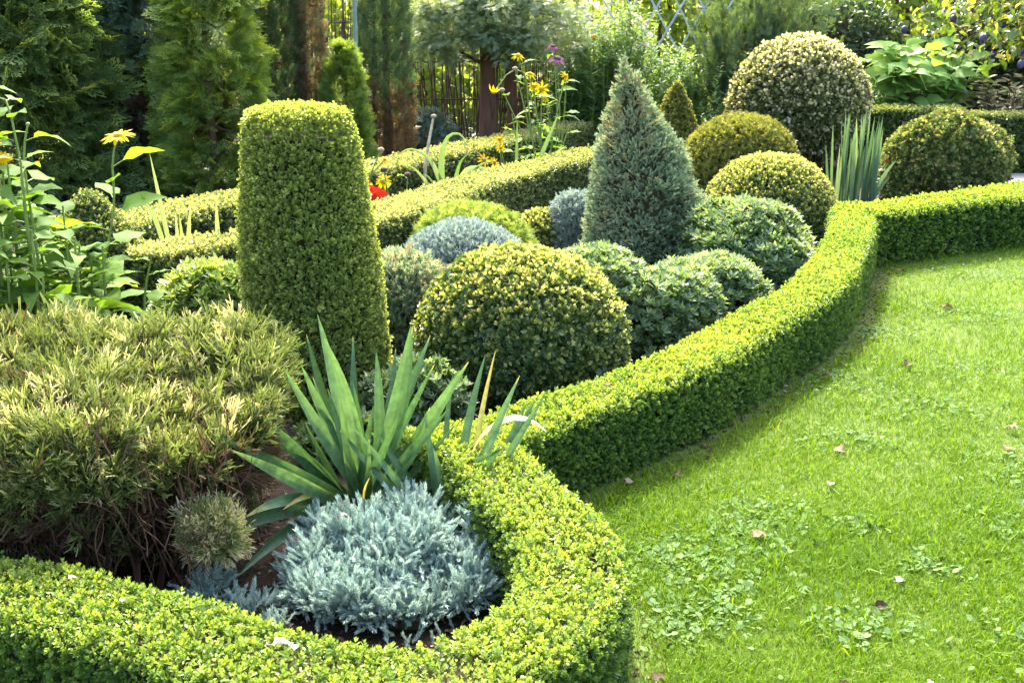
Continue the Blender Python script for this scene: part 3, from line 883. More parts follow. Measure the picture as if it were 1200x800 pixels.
# azaleas: rosettes of glossy leaves on lumpy low mounds
VFN = revolve(dome_profile(.5, .42, .9, .08), 56, 34, sx=1.05, sy=.75, lump=.15, freq=8, seed=18)
shrub("azalea_bush", "low glossy green azalea between the golden dome and long hedge", "shrub", (.66, 5.72, 0), VFN,
      [dict(n=1700, tmpls=ROSE, size=.06, depth=.03, outward=.5, up=1.0, jit=.4, tint=(.5, .18), patch=(.12, 6)),
       dict(n=900, tmpls=ROSE, size=.055, depth=.09, outward=.6, up=.7, jit=.5, tint=(.45, .18))], 'azalea', inset=.12)
VFN = revolve(dome_profile(.44, .55, .9, .08), 56, 34, sx=.9, sy=1.05, lump=.15, freq=8, seed=19)
shrub("azalea_bush", "higher glossy azalea at the right foot of the spruce cone", "shrub", (1.5, 6.85, 0), VFN,
      [dict(n=1900, tmpls=ROSE, size=.064, depth=.03, outward=.5, up=1.0, jit=.4, tint=(.55, .2), patch=(.12, 6)),
       dict(n=900, tmpls=ROSE, size=.06, depth=.09, outward=.6, up=.7, jit=.5, tint=(.45, .18))], 'azalea', inset=.12)
VFN = revolve(dome_profile(.34, .34, .9, .08), 48, 30, sx=1.1, sy=.9, lump=.11, freq=9, seed=27)
shrub("azalea_bush", "small pale azalea filling the gap between the two larger azaleas", "shrub", (1.15, 6.22, 0), VFN,
      [dict(n=1200, tmpls=ROSE, size=.06, depth=.03, outward=.5, up=1.0, jit=.4, tint=(.6, .2), patch=(.12, 6)),
       dict(n=500, tmpls=ROSE, size=.055, depth=.08, outward=.6, up=.7, jit=.5, tint=(.45, .18))], 'azalea', inset=.11)
VFN = revolve(dome_profile(.33, .42, .9, .08), 44, 28, lump=.06, freq=7, seed=20)
shrub("azalea_bush", "lime-leaved low azalea at the left foot of the clipped column", "shrub", (-1.62, 5.75, 0), VFN,
      [dict(n=900, tmpls=ROSE, size=.075, depth=.03, outward=.6, up=.9, jit=.35, tint=(.6, .2)),
       dict(n=500, tmpls=ROSE, size=.06, depth=.08, outward=.6, up=.7, jit=.5, tint=(.45, .18))], 'lime', inset=.12)

VFN = revolve(dome_profile(.21, .28, .9, .06), 36, 24, sx=1.1, sy=.7, lump=.08, freq=9, seed=24)
shrub("leafy_shrub", "low dark leafy shoots between the column foot and the golden dome", "shrub", (-.40, 4.32, 0), VFN,
      [dict(n=420, tmpls=ROSE, size=.06, depth=.05, outward=.6, up=.8, jit=.5, tint=(.3, .2))], 'azalea', inset=.08)
VFN = revolve(dome_profile(.16, .16, .9, .05), 36, 24, sx=1.5, sy=.7, lump=.06, freq=9, seed=25)
shrub("leafy_shrub", "low leafy ground shoots behind the yucca in front of the column", "shrub", (-.62, 4.0, 0), VFN,
      [dict(n=420, tmpls=ROSE, size=.06, depth=.05, outward=.6, up=.8, jit=.5, tint=(.3, .2))], 'azalea', inset=.07)

# variegated juniper: big flat-topped block with bare woody underside
def variegated_juniper():
    root = thing("juniper_bush", "wide flat-topped cream-flecked juniper with bare brown stems at left", "shrub", (-1.62, 3.30, 0))
    rng = np.random.default_rng(61)
    prof = [(.66, .14), (.80, .24), (.90, .36), (.92, .46), (.84, .57), (.64, .635), (.35, .665), (.004, .67)]
    V, F, N = revolve(prof, 90, 44, sx=.97, sy=.62, lump=.11, freq=7.5, seed=21, square=2.8)
    g = Geo()
    brown = lambda p, fn: -1.3 * np.clip((.43 + .16 * noise3(p, 6, 3) - p[:, 2]) / .14, 0, 1) * (fn[:, 2] < .75)
    thin = lambda p, fn, r: r.random(len(p)) < np.clip((p[:, 2] - .20 + .16 * noise3(p, 7, 8)) / .24, .32, 1)
    cover(g, V, F, 15000, TWIGS, .068, rng, depth=.03, outward=.7, up=.6, jit=.5, tint=(.47, .17), patch=(.2, 9), proud=-.05, tfun=brown, sel=thin)
    cover(g, V, F, 1500, TWIGS, .11, rng, depth=.01, outward=.8, up=.8, jit=.45, tint=(.56, .17), patch=(.15, 9), proud=-.03, tfun=brown, sel=thin)
    p, idx = surf_sample(V, F, 3500, rng)
    p = p * np.c_[rng.uniform(.55, .95, 3500), rng.uniform(.55, .95, 3500), np.ones(3500)]
    p[:, 2] *= rng.uniform(.25, .95, 3500)
    T = np.c_[p[:, 0] * .5, p[:, 1] * .8, np.full(3500, .5)] + rng.normal(0, .4, (3500, 3))
    w = rng.integers(0, 6, 3500)
    for k in range(6):
        q = w == k
        scatter(g, TWIGS[k], p[q], T[q], rng.normal(size=(q.sum(), 3)), .10, rng.normal(.1, .16, q.sum()))
    g.link("foliage", M['juniper_cream'], root)
    c = Geo()
    cv = core_of(V, F, .2)
    c.add(cv, F)
    c.link("inner_twigs", M['twig'], root, smooth=True)
    b = Geo()
    for k in range(110):
        x0, y0 = rng.uniform(-.8, .58), rng.uniform(-.42, .1)
        x1, y1 = min(x0 + rng.normal(0, .13), .62), max(y0 - abs(rng.normal(.05, .05)), -.48)
        tube(b, curve((x0, y0, -.01), (x1, y1, rng.uniform(.4, .6)), (rng.normal(0, .05), rng.normal(0, .04), 0)), np.linspace(rng.uniform(.007, .016), .003, 8), 6)
    for k in range(1300):
        x0, y0, z0 = rng.uniform(-.85, .85), rng.uniform(-.56, .0), rng.uniform(.06, .5)
        d = rng.normal(0, .08, 3)
        tube(b, curve((x0, y0, z0), (x0 + d[0] * .5, y0 + d[1] * .5 - .05, z0 + abs(d[2]) + .07), rng.normal(0, .012, 3), 5), np.linspace(.0022, .0008, 5), 4)
    b.link("branches", M['redbark'], root)
variegated_juniper()

VFN = revolve(ball_profile(.068, .235, .175), 28, 20, sy=.9, lump=.03, freq=14, seed=22)
shrub("juniper_sprig", "small cream-tipped juniper tuft left of the yucca leaves", "shrub", (-.87, 2.87, 0), VFN,
      [dict(n=420, tmpls=TWIGS, size=.06, depth=.03, outward=.7, up=.7, jit=.5, tint=(.78, .16))], 'juniper_cream', inset=.06)

# blue star juniper in front of the yucca
def blue_juniper(label, loc, mounds, seed, name="blue_juniper"):
    root = thing(name, label, "shrub", loc)
    rng = np.random.default_rng(seed)
    g, c = Geo(), Geo()
    for (x, y, r, h, n) in mounds:
        V, F, N = revolve(dome_profile(r, h, .8, h * .25), 40, 26, lump=.065 * r / .2, freq=19, seed=int(rng.integers(999)))
        V = V + np.array([x, y, 0])
        cover(g, V, F, int(n * .75), NEED, .05, rng, depth=.022, outward=.75, up=.7, jit=.5, tint=(.52, .18), patch=(.18, 14), proud=-.025, zmin=.02, sizevar=.4)
        cover(g, V, F, n // 2, NEED, .05, rng, depth=.05, outward=.9, up=.4, jit=.6, tint=(.4, .15), proud=-.05, zmin=.02)
        V2, F2, N2 = revolve(dome_profile(r * .6, h * .55, .8, h * .2), 24, 14, lump=0)
        c.add(V2 + np.array([x, y, 0]), F2)
        for k in range(5):
            a = rng.uniform(0, 6.28)
            tube(c, curve((x, y, 0), (x + math.cos(a) * r * .8, y + math.sin(a) * r * .8, h * .5), (0, 0, .03)), np.linspace(.007, .003, 8), 5)
    g.link("foliage", M['blue'], root)
    c.link("branches", M['twig'], root)
blue_juniper("dense silvery blue juniper cushion inside the curled front hedge", (-.36, 3.0, 0),
             [(-.08, .10, .15, .225, 800), (.06, .04, .14, .215, 700), (-.19, .02, .13, .17, 700), (-.26, -.04, .08, .13, 250), (-.12, -.14, .14, .155, 750), (.01, -.2, .13, .12, 600), (-.02, -.07, .12, .19, 500), (.17, .0, .13, .19, 700), (-.22, .12, .09, .2, 250), (.27, .10, .12, .25, 600), (.35, .03, .10, .17, 350), (.43, .0, .09, .17, 330), (.36, .12, .09, .24, 330), (.21, -.11, .14, .13, 600), (-.2, -.12, .11, .10, 350), (.07, -.2, .13, .10, 450), (.08, .16, .13, .24, 500)], 71)
blue_juniper("small sparse blue juniper shoot left of the dense blue cushion", (-.83, 2.84, 0),
             [(-.05, .02, .09, .13, 150), (.07, -.04, .08, .09, 110), (.17, -.1, .07, .07, 70)], 72, "blue_juniper")

# ------------------------------------------------------------------ yucca
def blade_mesh(p0, p1, width, sag, twist, tint, rng, tiptint=None, fold=.35):
    """one sword leaf from p0 to p1 as a folded strip with thickness of a blade"""
    n = 14
    t = np.linspace(0, 1, n)
    P = curve(p0, p1, sag, n)
    d = nrm(np.gradient(P, axis=0))
    view = np.array([math.sin(twist), -math.cos(twist), .35])
    s = nrm(np.cross(d, view))
    nn = nrm(np.cross(s, d))
    w = width * .86 * (.72 + .28 * np.clip(t / .35, 0, 1)) * (1 - np.clip((t - .48) / .52, 0, 1) ** 2.0) + .0008
    rows = np.stack([P - s * w[:, None] + nn * (w * fold)[:, None], P - s * (w * .5)[:, None] + nn * (w * fold * .35)[:, None], P,
                     P + s * (w * .5)[:, None] + nn * (w * fold * .35)[:, None], P + s * w[:, None] + nn * (w * fold)[:, None]], 1)
    tt = np.full(n, tint)[:, None] + np.array([.04, -.03, .05, -.03, .04])[None] * (tint < .66)
    if tiptint is not None:
        tt = tt + (tiptint - tint) * np.clip((t - .55) / .4, 0, 1)[:, None]
    return rows.reshape(-1, 3), grid_faces(n, 5), tt.ravel()

def yucca():
    bx, by = -.5, 3.44
    root = thing("yucca", "sword-leaved green yucca with yellow-tipped blades behind the blue juniper", "plant", (bx, by, 0))
    rng = np.random.default_rng(81)
    b1, b2 = np.array([-.5, 3.44, .02]), np.array([-.20, 3.27, .02])
    # base, tip (world), half width, tint, tip tint
    L = [(b1, (-.645, 3.52, .72), .027, .50, None), (b1, (-.60, 3.36, .69), .025, .58, None), (b1, (-.715, 3.28, .61), .026, .62, None),
         (b1, (-.69, 3.42, .58), .023, .52, None), (b1, (-.79, 3.12, .54), .026, .42, None), (b1, (-.83, 3.2, .50), .024, .3, None),
         (b1, (-.86, 2.96, .51), .027, .45, None), (b1, (-.80, 2.92, .48), .026, .55, None), (b1, (-.53, 3.20, .54), .02, .5, None),
         (b1, (-.46, 3.56, .58), .023, .45, None), (b1, (-.33, 3.46, .70), .026, .52, None), (b1, (-.335, 3.56, .67), .024, .42, None),
         (b1, (-.28, 3.62, .62), .024, .4, None), (b1, (-.14, 3.38, .60), .027, .58, None), (b1, (-.20, 3.26, .48), .024, .45, None),
         (b1, (-.30, 3.72, .5), .022, .2, None), (b1, (-.42, 3.8, .52), .022, .2, None), (b1, (-.58, 3.85, .55), .022, .2, None),
         (b1, (-.44, 3.16, .42), .019, .5, None), (b1, (-.36, 3.24, .46), .02, .38, None), (b1, (-.72, 3.7, .6), .022, .2, None),
         (b2, (-.055, 3.50, .60), .014, .72, .86), (b2, (-.09, 3.56, .57), .02, .5, None), (b2, (.025, 3.36, .56), .021, .62, None),
         (b2, (.085, 3.22, .34), .026, .5, .78), (b2, (-.03, 3.2, .4), .021, .45, None), (b2, (.05, 3.5, .42), .02, .45, None),
         (b2, (-.2, 3.6, .5), .02, .35, None),
         (b1, (-.80, 3.00, .23), .025, .42, .8), (b1, (-.92, 2.96, .16), .026, .4, None), (b1, (-1.02, 3.05, .1), .024, .2, None),
         (b1, (-.80, 2.88, .1), .026, .3, None), (b1, (-.70, 3.08, .22), .014, .8, .88), (b1, (-.42, 3.0, .36), .008, .82, .9), (b1, (-.52, 3.0, .25), .009, .85, .9)]
    for k in range(24):
        a = rng.uniform(-1.3, 1.3)
        el = rng.uniform(.55, 1.3)
        ln = rng.uniform(.42, .66)
        b = b1 if k % 3 else b2
        L.append((b, tuple(b + ln * np.array([math.sin(a) * math.cos(el), rng.uniform(-.5, .6) * math.cos(el), math.sin(el)])), rng.uniform(.015, .021), rng.uniform(.3, .55), None))
    for p0, p1, w, tint, tip in L:
        w = w * (.95 if len(L) and w > .0215 else .85)
        p0 = p0 + rng.normal(0, .022, 3) * np.array([1, 1, .3])
        p1 = np.array(p1, float)
        g = Geo()
        low = p1[2] < .3
        brown_tip = rng.random() < .45
        sag = (0, 0, .07 if low else .0) + rng.normal(0, .012, 3)
        V, F, T = blade_mesh(p0, p1, w, sag, rng.normal(0, .35), tint + rng.normal(0, .04), rng, tip)
        if brown_tip:
            T = T.copy()
            T[-5:] = .88
        g.add(V - np.array([bx, by, 0]), F, T)
        o = g.link("leaf", M['yucca'], root, smooth=True)
        if tint > .7 and w < .02:
            o["label"] = "yellowed narrow yucca leaf"
    g = Geo()                                                  # the dry bent leaf on the right
    P = smooth_path([(-.21, 3.28, .05), (-.12, 3.33, .33), (-.02, 3.33, .42), (.06, 3.31, .425), (.11, 3.3, .39)], 16)
    w = np.interp(np.linspace(0, 1, 16), [0, .5, .8, 1], [.012, .018, .012, .002])
    s = np.array([.25, .75, .6])
    V = np.stack([P - s * w[:, None], P + np.array([0, 0, .004]), P + s * w[:, None]], 1).reshape(-1, 3) - np.array([bx, by, 0])
    g.add(V, grid_faces(16, 3), np.repeat(np.linspace(.8, 1, 16), 3))
    o = g.link("leaf", M['yucca'], root, smooth=True)
    o["label"] = "dry white bent yucca leaf"
    g = Geo()
    tube(g, [(0, 0, -.02), (0, 0, .1)], [.05, .035], 10)
    g.link("stem", M['bark'], root)
    g = Geo()
    tube(g, [(.30, -.17, -.02), (.30, -.17, .09)], [.04, .03], 10)
    g.link("stem", M['bark'], root)
yucca()

# ------------------------------------------------------------------ sword-leaved clumps
def blade_clump(name, label, loc, leaves, mat='iris', cat="plant", group=None):
    root = thing(name, label, cat, loc, group)
    rng = np.random.default_rng(len(label) * 3)
    g = Geo()
    for (x, y, tx, ty, tz, w, tint, sag) in leaves:
        V, F, T = blade_mesh((x, y, -.01), (tx, ty, tz), w, (0, 0, sag), rng.normal(0, .5), tint, rng, None, .2)
        g.add(V, F, T)
    g.link("foliage", M[mat], root, smooth=True)
    return root

rng = np.random.default_rng(91)
lv = []
for k in range(38):
    x, y = rng.uniform(-.16, .2), rng.normal(0, .06)
    h = rng.uniform(.6, 1.02) * (1 - .4 * abs(x))
    lv.append((x, y, x * 1.12 + rng.normal(0, .03), y * 1.6, h, rng.uniform(.015, .024), rng.normal(.5, .15), rng.normal(0, .01)))
lv += [(.1, -.02, .36, -.05, .5, .02, .6, .05), (.12, -.04, .3, -.1, .36, .018, .5, .04), (.08, .02, .27, .02, .62, .018, .5, .02)]
blade_clump("iris_clump", "upright fan of iris blades in front of the cream globe bush", (2.98, 9.65, 0), lv, 'irisblue')
blade_clump("gladiolus", "pale thin arching blades left of the clipped column", (-2.1, 6.75, 0),
            [(0, 0, -.11, 0, .88, .017, .95, .0), (.02, 0, .0, .05, .52, .016, .9, .0), (.04, 0, .11, 0, .55, .017, .95, .02), (-.02, 0, -.16, -.02, .58, .016, .85, .12), (.05, .02, .04, 0, .50, .016, .9, 0), (.03, -.02, .15, 0, .36, .014, .8, .02)])
blade_clump("gladiolus", "single pale upright blade beside the clipped column", (-1.82, 6.65, 0), [(0, 0, .02, 0, .63, .020, .95, 0), (.08, 0, .22, .03, .36, .018, .9, .02)])
def bent_leaves():
    root = thing("allium_clump", "clump of bent strap leaves between the middle and rear hedges", "plant", (-.62, 10.0, 0))
    g = Geo()
    for pts, w, t in (([(.0, 0, 0), (-.02, 0, .4), (.02, 0, .62), (.10, 0, .69), (.18, 0, .66), (.20, 0, .54)], .03, .65), ([(.05, 0, 0), (-.1, 0, .42), (-.28, 0, .55), (-.42, 0, .5)], .025, .8),
                      ([(.08, 0, 0), (.2, 0, .35), (.42, 0, .36), (.62, 0, .28)], .03, .9), ([(.05, .1, 0), (.14, 0, .4), (.24, 0, .52)], .025, .45), ([(.04, .1, 0), (.3, 0, .38), (.45, 0, .44)], .025, .7), ([(0, .1, 0), (-.25, 0, .36), (-.4, 0, .4)], .02, .85), ([(.02, .1, 0), (-.12, -.1, .3), (-.2, -.1, .33)], .02, .6)):
        P = smooth_path(pts, 18)
        d = nrm(np.gradient(P, axis=0))
        s = nrm(np.cross(d, np.array([.3, -1, .4])))
        ww = np.interp(np.linspace(0, 1, 18), [0, .4, 1], [w * .8, w, .003])
        g.add(np.stack([P - s * ww[:, None], P + np.array([0, .01, 0]), P + s * ww[:, None]], 1).reshape(-1, 3), grid_faces(18, 3), t)
    g.link("foliage", M['iris'], root, smooth=True)
bent_leaves()
blade_clump("gladiolus", "green upright strap leaves at the left of the rudbeckia stems", (.03, 10.75, 0), [(0, 0, .02, 0, .74, .022, .5, 0), (.08, 0, .42, .05, .8, .024, .6, 0), (.05, 0, .2, 0, .46, .02, .6, 0), (.1, 0, .5, 0, .5, .02, .8, .08)])

# ------------------------------------------------------------------ flowering plants
HELIO = [t_blade(7, .27, .2, .35, 'ovate', .12), t_blade(7, .24, .3, .55, 'ovate', .1), t_blade(7, .30, .1, .2, 'ovate', .15)]
def flower(root, pos, up, r, pmat, cmat, n=14, droop=.2, seed=0, disc=.32, two=True):
    """flower_head > petals"""
    rng = np.random.default_rng(seed)
    up = nrm(np.array(up, float))
    a = nrm(np.cross(up, [.3, .8, .1]))
    b = np.cross(up, a)
    h = Geo()
    ang = np.linspace(0, 2 * np.pi, 12, endpoint=False)
    rows = []
    for q, rr in ((-.18, .5), (-.1, .95), (.05, 1.0), (.16, .75), (.22, .35), (.23, .02)):
        rows.append(np.array(pos) + up * q * r + disc * r * rr * (np.cos(ang)[:, None] * a + np.sin(ang)[:, None] * b))
    h.add(np.concatenate(rows), grid_faces(6, 12, True))
    ho = h.link("flower_head", M[cmat], root, smooth=True)
    if pmat:
        p = Geo()
        for ring in range(2 if two else 1):
            for k in range(n):
                t = 2 * np.pi * (k + ring * .5) / n + rng.normal(0, .07)
                d = np.cos(t) * a + np.sin(t) * b
                dd = d - up * (droop + rng.normal(0, .1) - .12 * ring)
                scatter(p, t_blade(4, .16, .2, .15, 'leaf'), np.array([np.array(pos) + d * disc * r * .8]), np.array([dd]), np.array([up]), r * rng.uniform(.75, .95), rng.uniform(.2, 1))
        p.link("petals", M[pmat], ho)
    return ho

def stem_plant(name, label, loc, stems, leafmat='helio', stemmat='stem', cat="plant", leafsize=.13, nleaf=(7, .0), seed=0, group=None, lt=(.6, .2), zlow=.12, srad=.007):
    """stems: list of (base xy, path points..., head) - thing > stem(s), foliage, flower_head (> petals)"""
    root = thing(name, label, cat, loc, group)
    rng = np.random.default_rng(seed + 5)
    s, g = Geo(), Geo()
    for st in stems:
        P = smooth_path(np.array(st['p'], float), 16)
        tube(s, P, np.linspace(srad * 1.25, srad * .7, 16), 6)
        n = st.get('n', nleaf[0])
        if n:
            zz = np.linspace(st.get('z0', zlow), st.get('z1', .93), n)
            for k, z in enumerate(zz):
                i = min(int(z * 15), 14)
                pos = P[i] + (P[i + 1] - P[i]) * (z * 15 - i)
                az = k * 2.4 + rng.uniform(0, 1.2)
                T = np.array([[math.cos(az), math.sin(az), rng.uniform(.15, .6)]])
                sz = leafsize * 1.3 * rng.uniform(.7, 1.2) * (1.15 - .5 * z)
                pet = pos + T[0] * sz * .25
                tube(s, [pos, pet], srad * .4, 4)
                scatter(g, HELIO[int(rng.integers(3))], np.array([pet]), T, np.array([[rng.normal(0, .3), rng.normal(0, .3), 1]]), sz, rng.normal(*lt))
    s.link("stem", M[stemmat], root, smooth=True)
    if g.n:
        g.link("foliage", M[leafmat], root, smooth=True)
    for i, st in enumerate(stems):
        if 'f' in st:
            f = dict(st['f'])
            P = np.array(st['p'], float)
            flower(root, P[-1], f.pop('up', (0, -.3, 1)), seed=seed + i, **f)
    return root

YF = dict(r=.055, pmat='petal', cmat='disc', n=13)
stem_plant("sunflower_plant", "sunflower stem with one open yellow flower standing clear of the clump", (-2.02, 5.45, 0),
           [dict(p=[(-.12, 0, 0), (-.05, 0, .45), (.03, 0, .75), (.05, 0, 1.0), (.09, 0, 1.115)], n=9, z0=.3, z1=.86, f=dict(YF, up=(-.1, -.25, 1), r=.078, droop=.05))], seed=101, leafsize=.19)
stem_plant("sunflower_plant", "tall leafy sunflower with a nodding pale flower at far left", (-2.48, 5.55, 0),
           [dict(p=[(.0, 0, 0), (.02, 0, .6), (.0, 0, 1.1), (-.03, 0, 1.29), (-.10, -.02, 1.31)], n=12, f=dict(YF, up=(-.9, -.3, .35), r=.05, droop=-.25)),
            dict(p=[(-.12, .05, 0), (-.12, .05, .6), (-.15, .05, 1.25)], n=12, f=dict(r=.035, pmat=None, cmat='seedpale'))], seed=102, leafsize=.17)
stem_plant("sunflower_plant", "leafy sunflower with an orange-yellow half-open flower low at left", (-2.38, 5.25, 0),
           [dict(p=[(-.1, 0, 0), (-.09, 0, .6), (-.1, 0, 1.0), (-.09, 0, 1.10)], n=13, f=dict(YF, pmat='orange', up=(.1, -.4, .9), r=.05, droop=-.1)),
            dict(p=[(.05, 0, 0), (.07, 0, .5), (.06, 0, 1.0), (.1, 0, 1.19)], n=11, f=dict(r=.03, pmat=None, cmat='stem'))], seed=103, leafsize=.18)
stem_plant("sunflower_plant", "sunflower stem with upright leaf tip rising at the left picture edge", (-2.62, 5.5, 0),
           [dict(p=[(-.05, 0, 0), (-.05, 0, .7), (-.04, 0, 1.42)], n=15, z1=.99), dict(p=[(.12, -.1, 0), (.1, -.1, .5), (.13, -.1, 1.02)], n=12, f=dict(YF, pmat='orange', r=.045, up=(.2, -.5, .8)))], seed=104, leafsize=.2)
stem_plant("sunflower_plant", "low flowerless sunflower shoots in front of the dark box cone", (-2.1, 5.3, 0),
           [dict(p=[(.12, 0, 0), (.08, 0, .3), (.1, 0, .58)], n=8), dict(p=[(-.06, 0, 0), (-.04, 0, .3), (-.02, 0, .62)], n=8), dict(p=[(-.25, 0, 0), (-.2, 0, .3), (-.22, 0, .66)], n=9), dict(p=[(.28, .0, 0), (.27, 0, .3), (.33, 0, .56)], n=7)], seed=105, leafsize=.14)
stem_plant("sunflower_plant", "dense lower leaves of the sunflower clump at the left edge", (-2.55, 5.1, 0),
           [dict(p=[(x, y, 0), (x + .02, y, .4), (x + .03, y, z)], n=12) for x, y, z in ((.35, -.2, .75), (.5, -.1, .7), (.42, -.3, .55), (.25, .0, 1.05), (.55, .1, .62), (-.2, .35, .9), (.0, .4, .8), (.15, .35, .75), (-.35, .2, .9), (.3, .3, .6), (.45, .2, .55), (-.1, -.35, .6), (.12, -.3, .55), (-.3, -.1, 1.1), (.0, -.25, .8), (.12, .15, 1.0), (.34, .2, .8), (-.12, 0, .95), (-.02, .1, 1.05), (.1, .0, .9), (.2, .1, .95), (.3, -.05, .72), (.02, -.15, .75), (-.25, 0, 1.0), (.4, .05, .65), (.22, -.2, .6), (-.05, .2, .85))], seed=106, leafsize=.19, lt=(.55, .22), zlow=.05)

RF = dict(r=.075, pmat='petal', cmat='disc', n=9, two=False, disc=.3)
stem_plant("rudbeckia_plant", "tall yellow rudbeckia with drooping and open flowers beyond the middle hedge", (.28, 11.4, 0),
           [dict(p=[(.02, 0, 0), (.0, 0, .6), (-.12, 0, 1.0), (-.22, 0, 1.33)], n=6, f=dict(RF, up=(.1, -.5, .8), droop=.3)),
            dict(p=[(.05, 0, 0), (-.02, 0, .7), (-.1, 0, 1.15)], n=7, f=dict(RF, up=(.1, -.4, .9), droop=.25)),
            dict(p=[(.0, 0, 0), (-.1, 0, .7), (-.15, 0, 1.15), (-.3, 0, 1.17), (-.42, 0, 1.02), (-.47, 0, .97)], n=4, z1=.5, f=dict(RF, up=(-.3, .1, -1), r=.09, droop=.9)),
            dict(p=[(.08, 0, 0), (.02, 0, .5), (.02, 0, 1.0)], n=7, f=dict(RF, up=(.1, -.9, .3), r=.085, droop=0, n=8)),
            dict(p=[(.08, 0, 0), (.0, 0, .5), (-.06, 0, 1.03)], n=7, f=dict(RF, up=(.1, -.7, .5), r=.07)),
            dict(p=[(.1, 0, 0), (.14, 0, .55), (.26, 0, 1.13)], n=6, f=dict(RF, up=(.5, -.5, .4), r=.06, pmat='orange')),
            dict(p=[(.1, 0, 0), (.12, 0, .5), (.06, 0, .9)], n=6, f=dict(RF, up=(.1, -.5, .5), r=.045)),
            dict(p=[(.04, 0, 0), (-.1, 0, .6), (-.25, 0, 1.2)], n=3, f=dict(r=.09, pmat=None, cmat='seedpale')),
            dict(p=[(.04, 0, 0), (-.15, 0, .5), (-.38, 0, .99)], n=3, f=dict(r=.09, pmat=None, cmat='seedpale')),
            dict(p=[(.1, 0, 0), (.2, 0, .3), (.3, 0, .6)], n=6), dict(p=[(-.1, 0, 0), (-.2, 0, .3), (-.28, 0, .75)], n=6)], seed=111, leafsize=.15, srad=.008)
CF = dict(r=.07, pmat='purple', cmat='seed', n=11, two=False, disc=.42, droop=.7)
stem_plant("coneflower_plant", "purple coneflowers behind the tall yellow rudbeckia", (.45, 11.9, 0),
           [dict(p=[(.0, 0, 0), (.03, 0, .7), (-.02, 0, 1.41)], n=4, f=dict(CF, up=(.1, -.2, 1))), dict(p=[(.02, 0, 0), (.06, 0, .6), (.02, -.1, 1.29)], n=5, f=dict(CF, up=(.2, -.3, 1), r=.1, droop=.35)),
            dict(p=[(.03, 0, 0), (.1, 0, .6), (.12, 0, 1.1)], n=4, f=dict(r=.08, pmat=None, cmat='seed'))], seed=112, leafsize=.15, lt=(.3, .2))
stem_plant("rudbeckia_plant", "low orange-yellow coneflower beside the red bloom near the column", (-1.05, 8.95, 0),
           [dict(p=[(.1, 0, 0), (.03, 0, .25), (.0, 0, .41)], n=3, f=dict(RF, up=(0, -.8, .5), r=.07, n=13)), dict(p=[(-.25, 0, 0), (-.12, 0, .4), (.02, 0, .585)], n=2, f=dict(RF, up=(.2, -.4, .8), r=.05, pmat='orange')),
            dict(p=[(-.3, 0, 0), (-.15, 0, .35), (-.01, 0, .66)], n=0, f=dict(r=.09, pmat=None, cmat='seedpale')), dict(p=[(.1, 0, 0), (.04, 0, .3), (.01, 0, .5)], n=0, f=dict(r=.09, pmat=None, cmat='seed')),
            dict(p=[(.3, 0, 0), (.2, 0, .25), (.2, 0, .46)], n=4, f=dict(r=.09, pmat=None, cmat='seed'))], seed=113, leafsize=.14)
stem_plant("rudbeckia_plant", "small orange coneflowers showing over the middle hedge at its centre", (-.12, 10.7, 0),
           [dict(p=[(.05, 0, 0), (.02, 0, .3), (.0, 0, .57)], n=3, f=dict(RF, up=(0, -.8, .4), r=.06, pmat='orange')), dict(p=[(.1, 0, 0), (.05, 0, .3), (.01, 0, .49)], n=3, f=dict(RF, up=(0, -.8, .4), r=.055)),
            dict(p=[(-.1, 0, 0), (-.15, 0, .2), (-.15, 0, .37)], n=3, f=dict(RF, up=(.4, -.7, .3), r=.07, pmat='orange', cmat='seedpale')), dict(p=[(.0, 0, 0), (-.05, 0, .2), (-.05, 0, .35)], n=2, f=dict(RF, up=(.4, -.7, .3), r=.06, pmat='orange'))], seed=114, leafsize=.12)
stem_plant("seed_stalk", "straight bleached stalk with a brown seed head above the rear hedge", (-.83, 10.25, 0),
           [dict(p=[(0, 0, 0), (.03, 0, .4), (.11, 0, .82)], n=0, f=dict(r=.085, pmat=None, cmat='seedpale'))], stemmat='drystem', seed=115, srad=.016)
stem_plant("helenium_plant", "lone rust-orange flower among the feathery green stems", (1.02, 14.6, 0),
           [dict(p=[(0, 0, 0), (.0, 0, .8), (.03, -.1, 1.47)], n=4, f=dict(RF, pmat=None, cmat='disc', r=.12, up=(0, -.9, .4)))], seed=116, lt=(.5, .2))

def red_bloom():
    root = thing("red_flower", "bright red bloom beside the column over the middle hedge", "flower", (-1.13, 8.65, 0))
    g = Geo()
    tube(g, curve((0, 0, 0), (0, 0, .33), (.02, 0, 0)), .008, 6)
    g.link("stem", M['stem'], root)
    p = Geo()
    for az, tl, s in ((2.6, .9, .15), (.5, .25, .17), (1.6, 1.1, .14), (-1.2, .5, .13), (3.6, .4, .13)):
        scatter(p, t_blade(6, .42, .15, .25, 'ovate', .1), np.array([[0, 0, .33]]), np.array([[math.cos(az), -.4 + .3 * math.sin(az), tl]]), np.array([[0, -.8, .6]]), s, .5)
    p.link("petals", M['red'], root, smooth=True)
red_bloom()

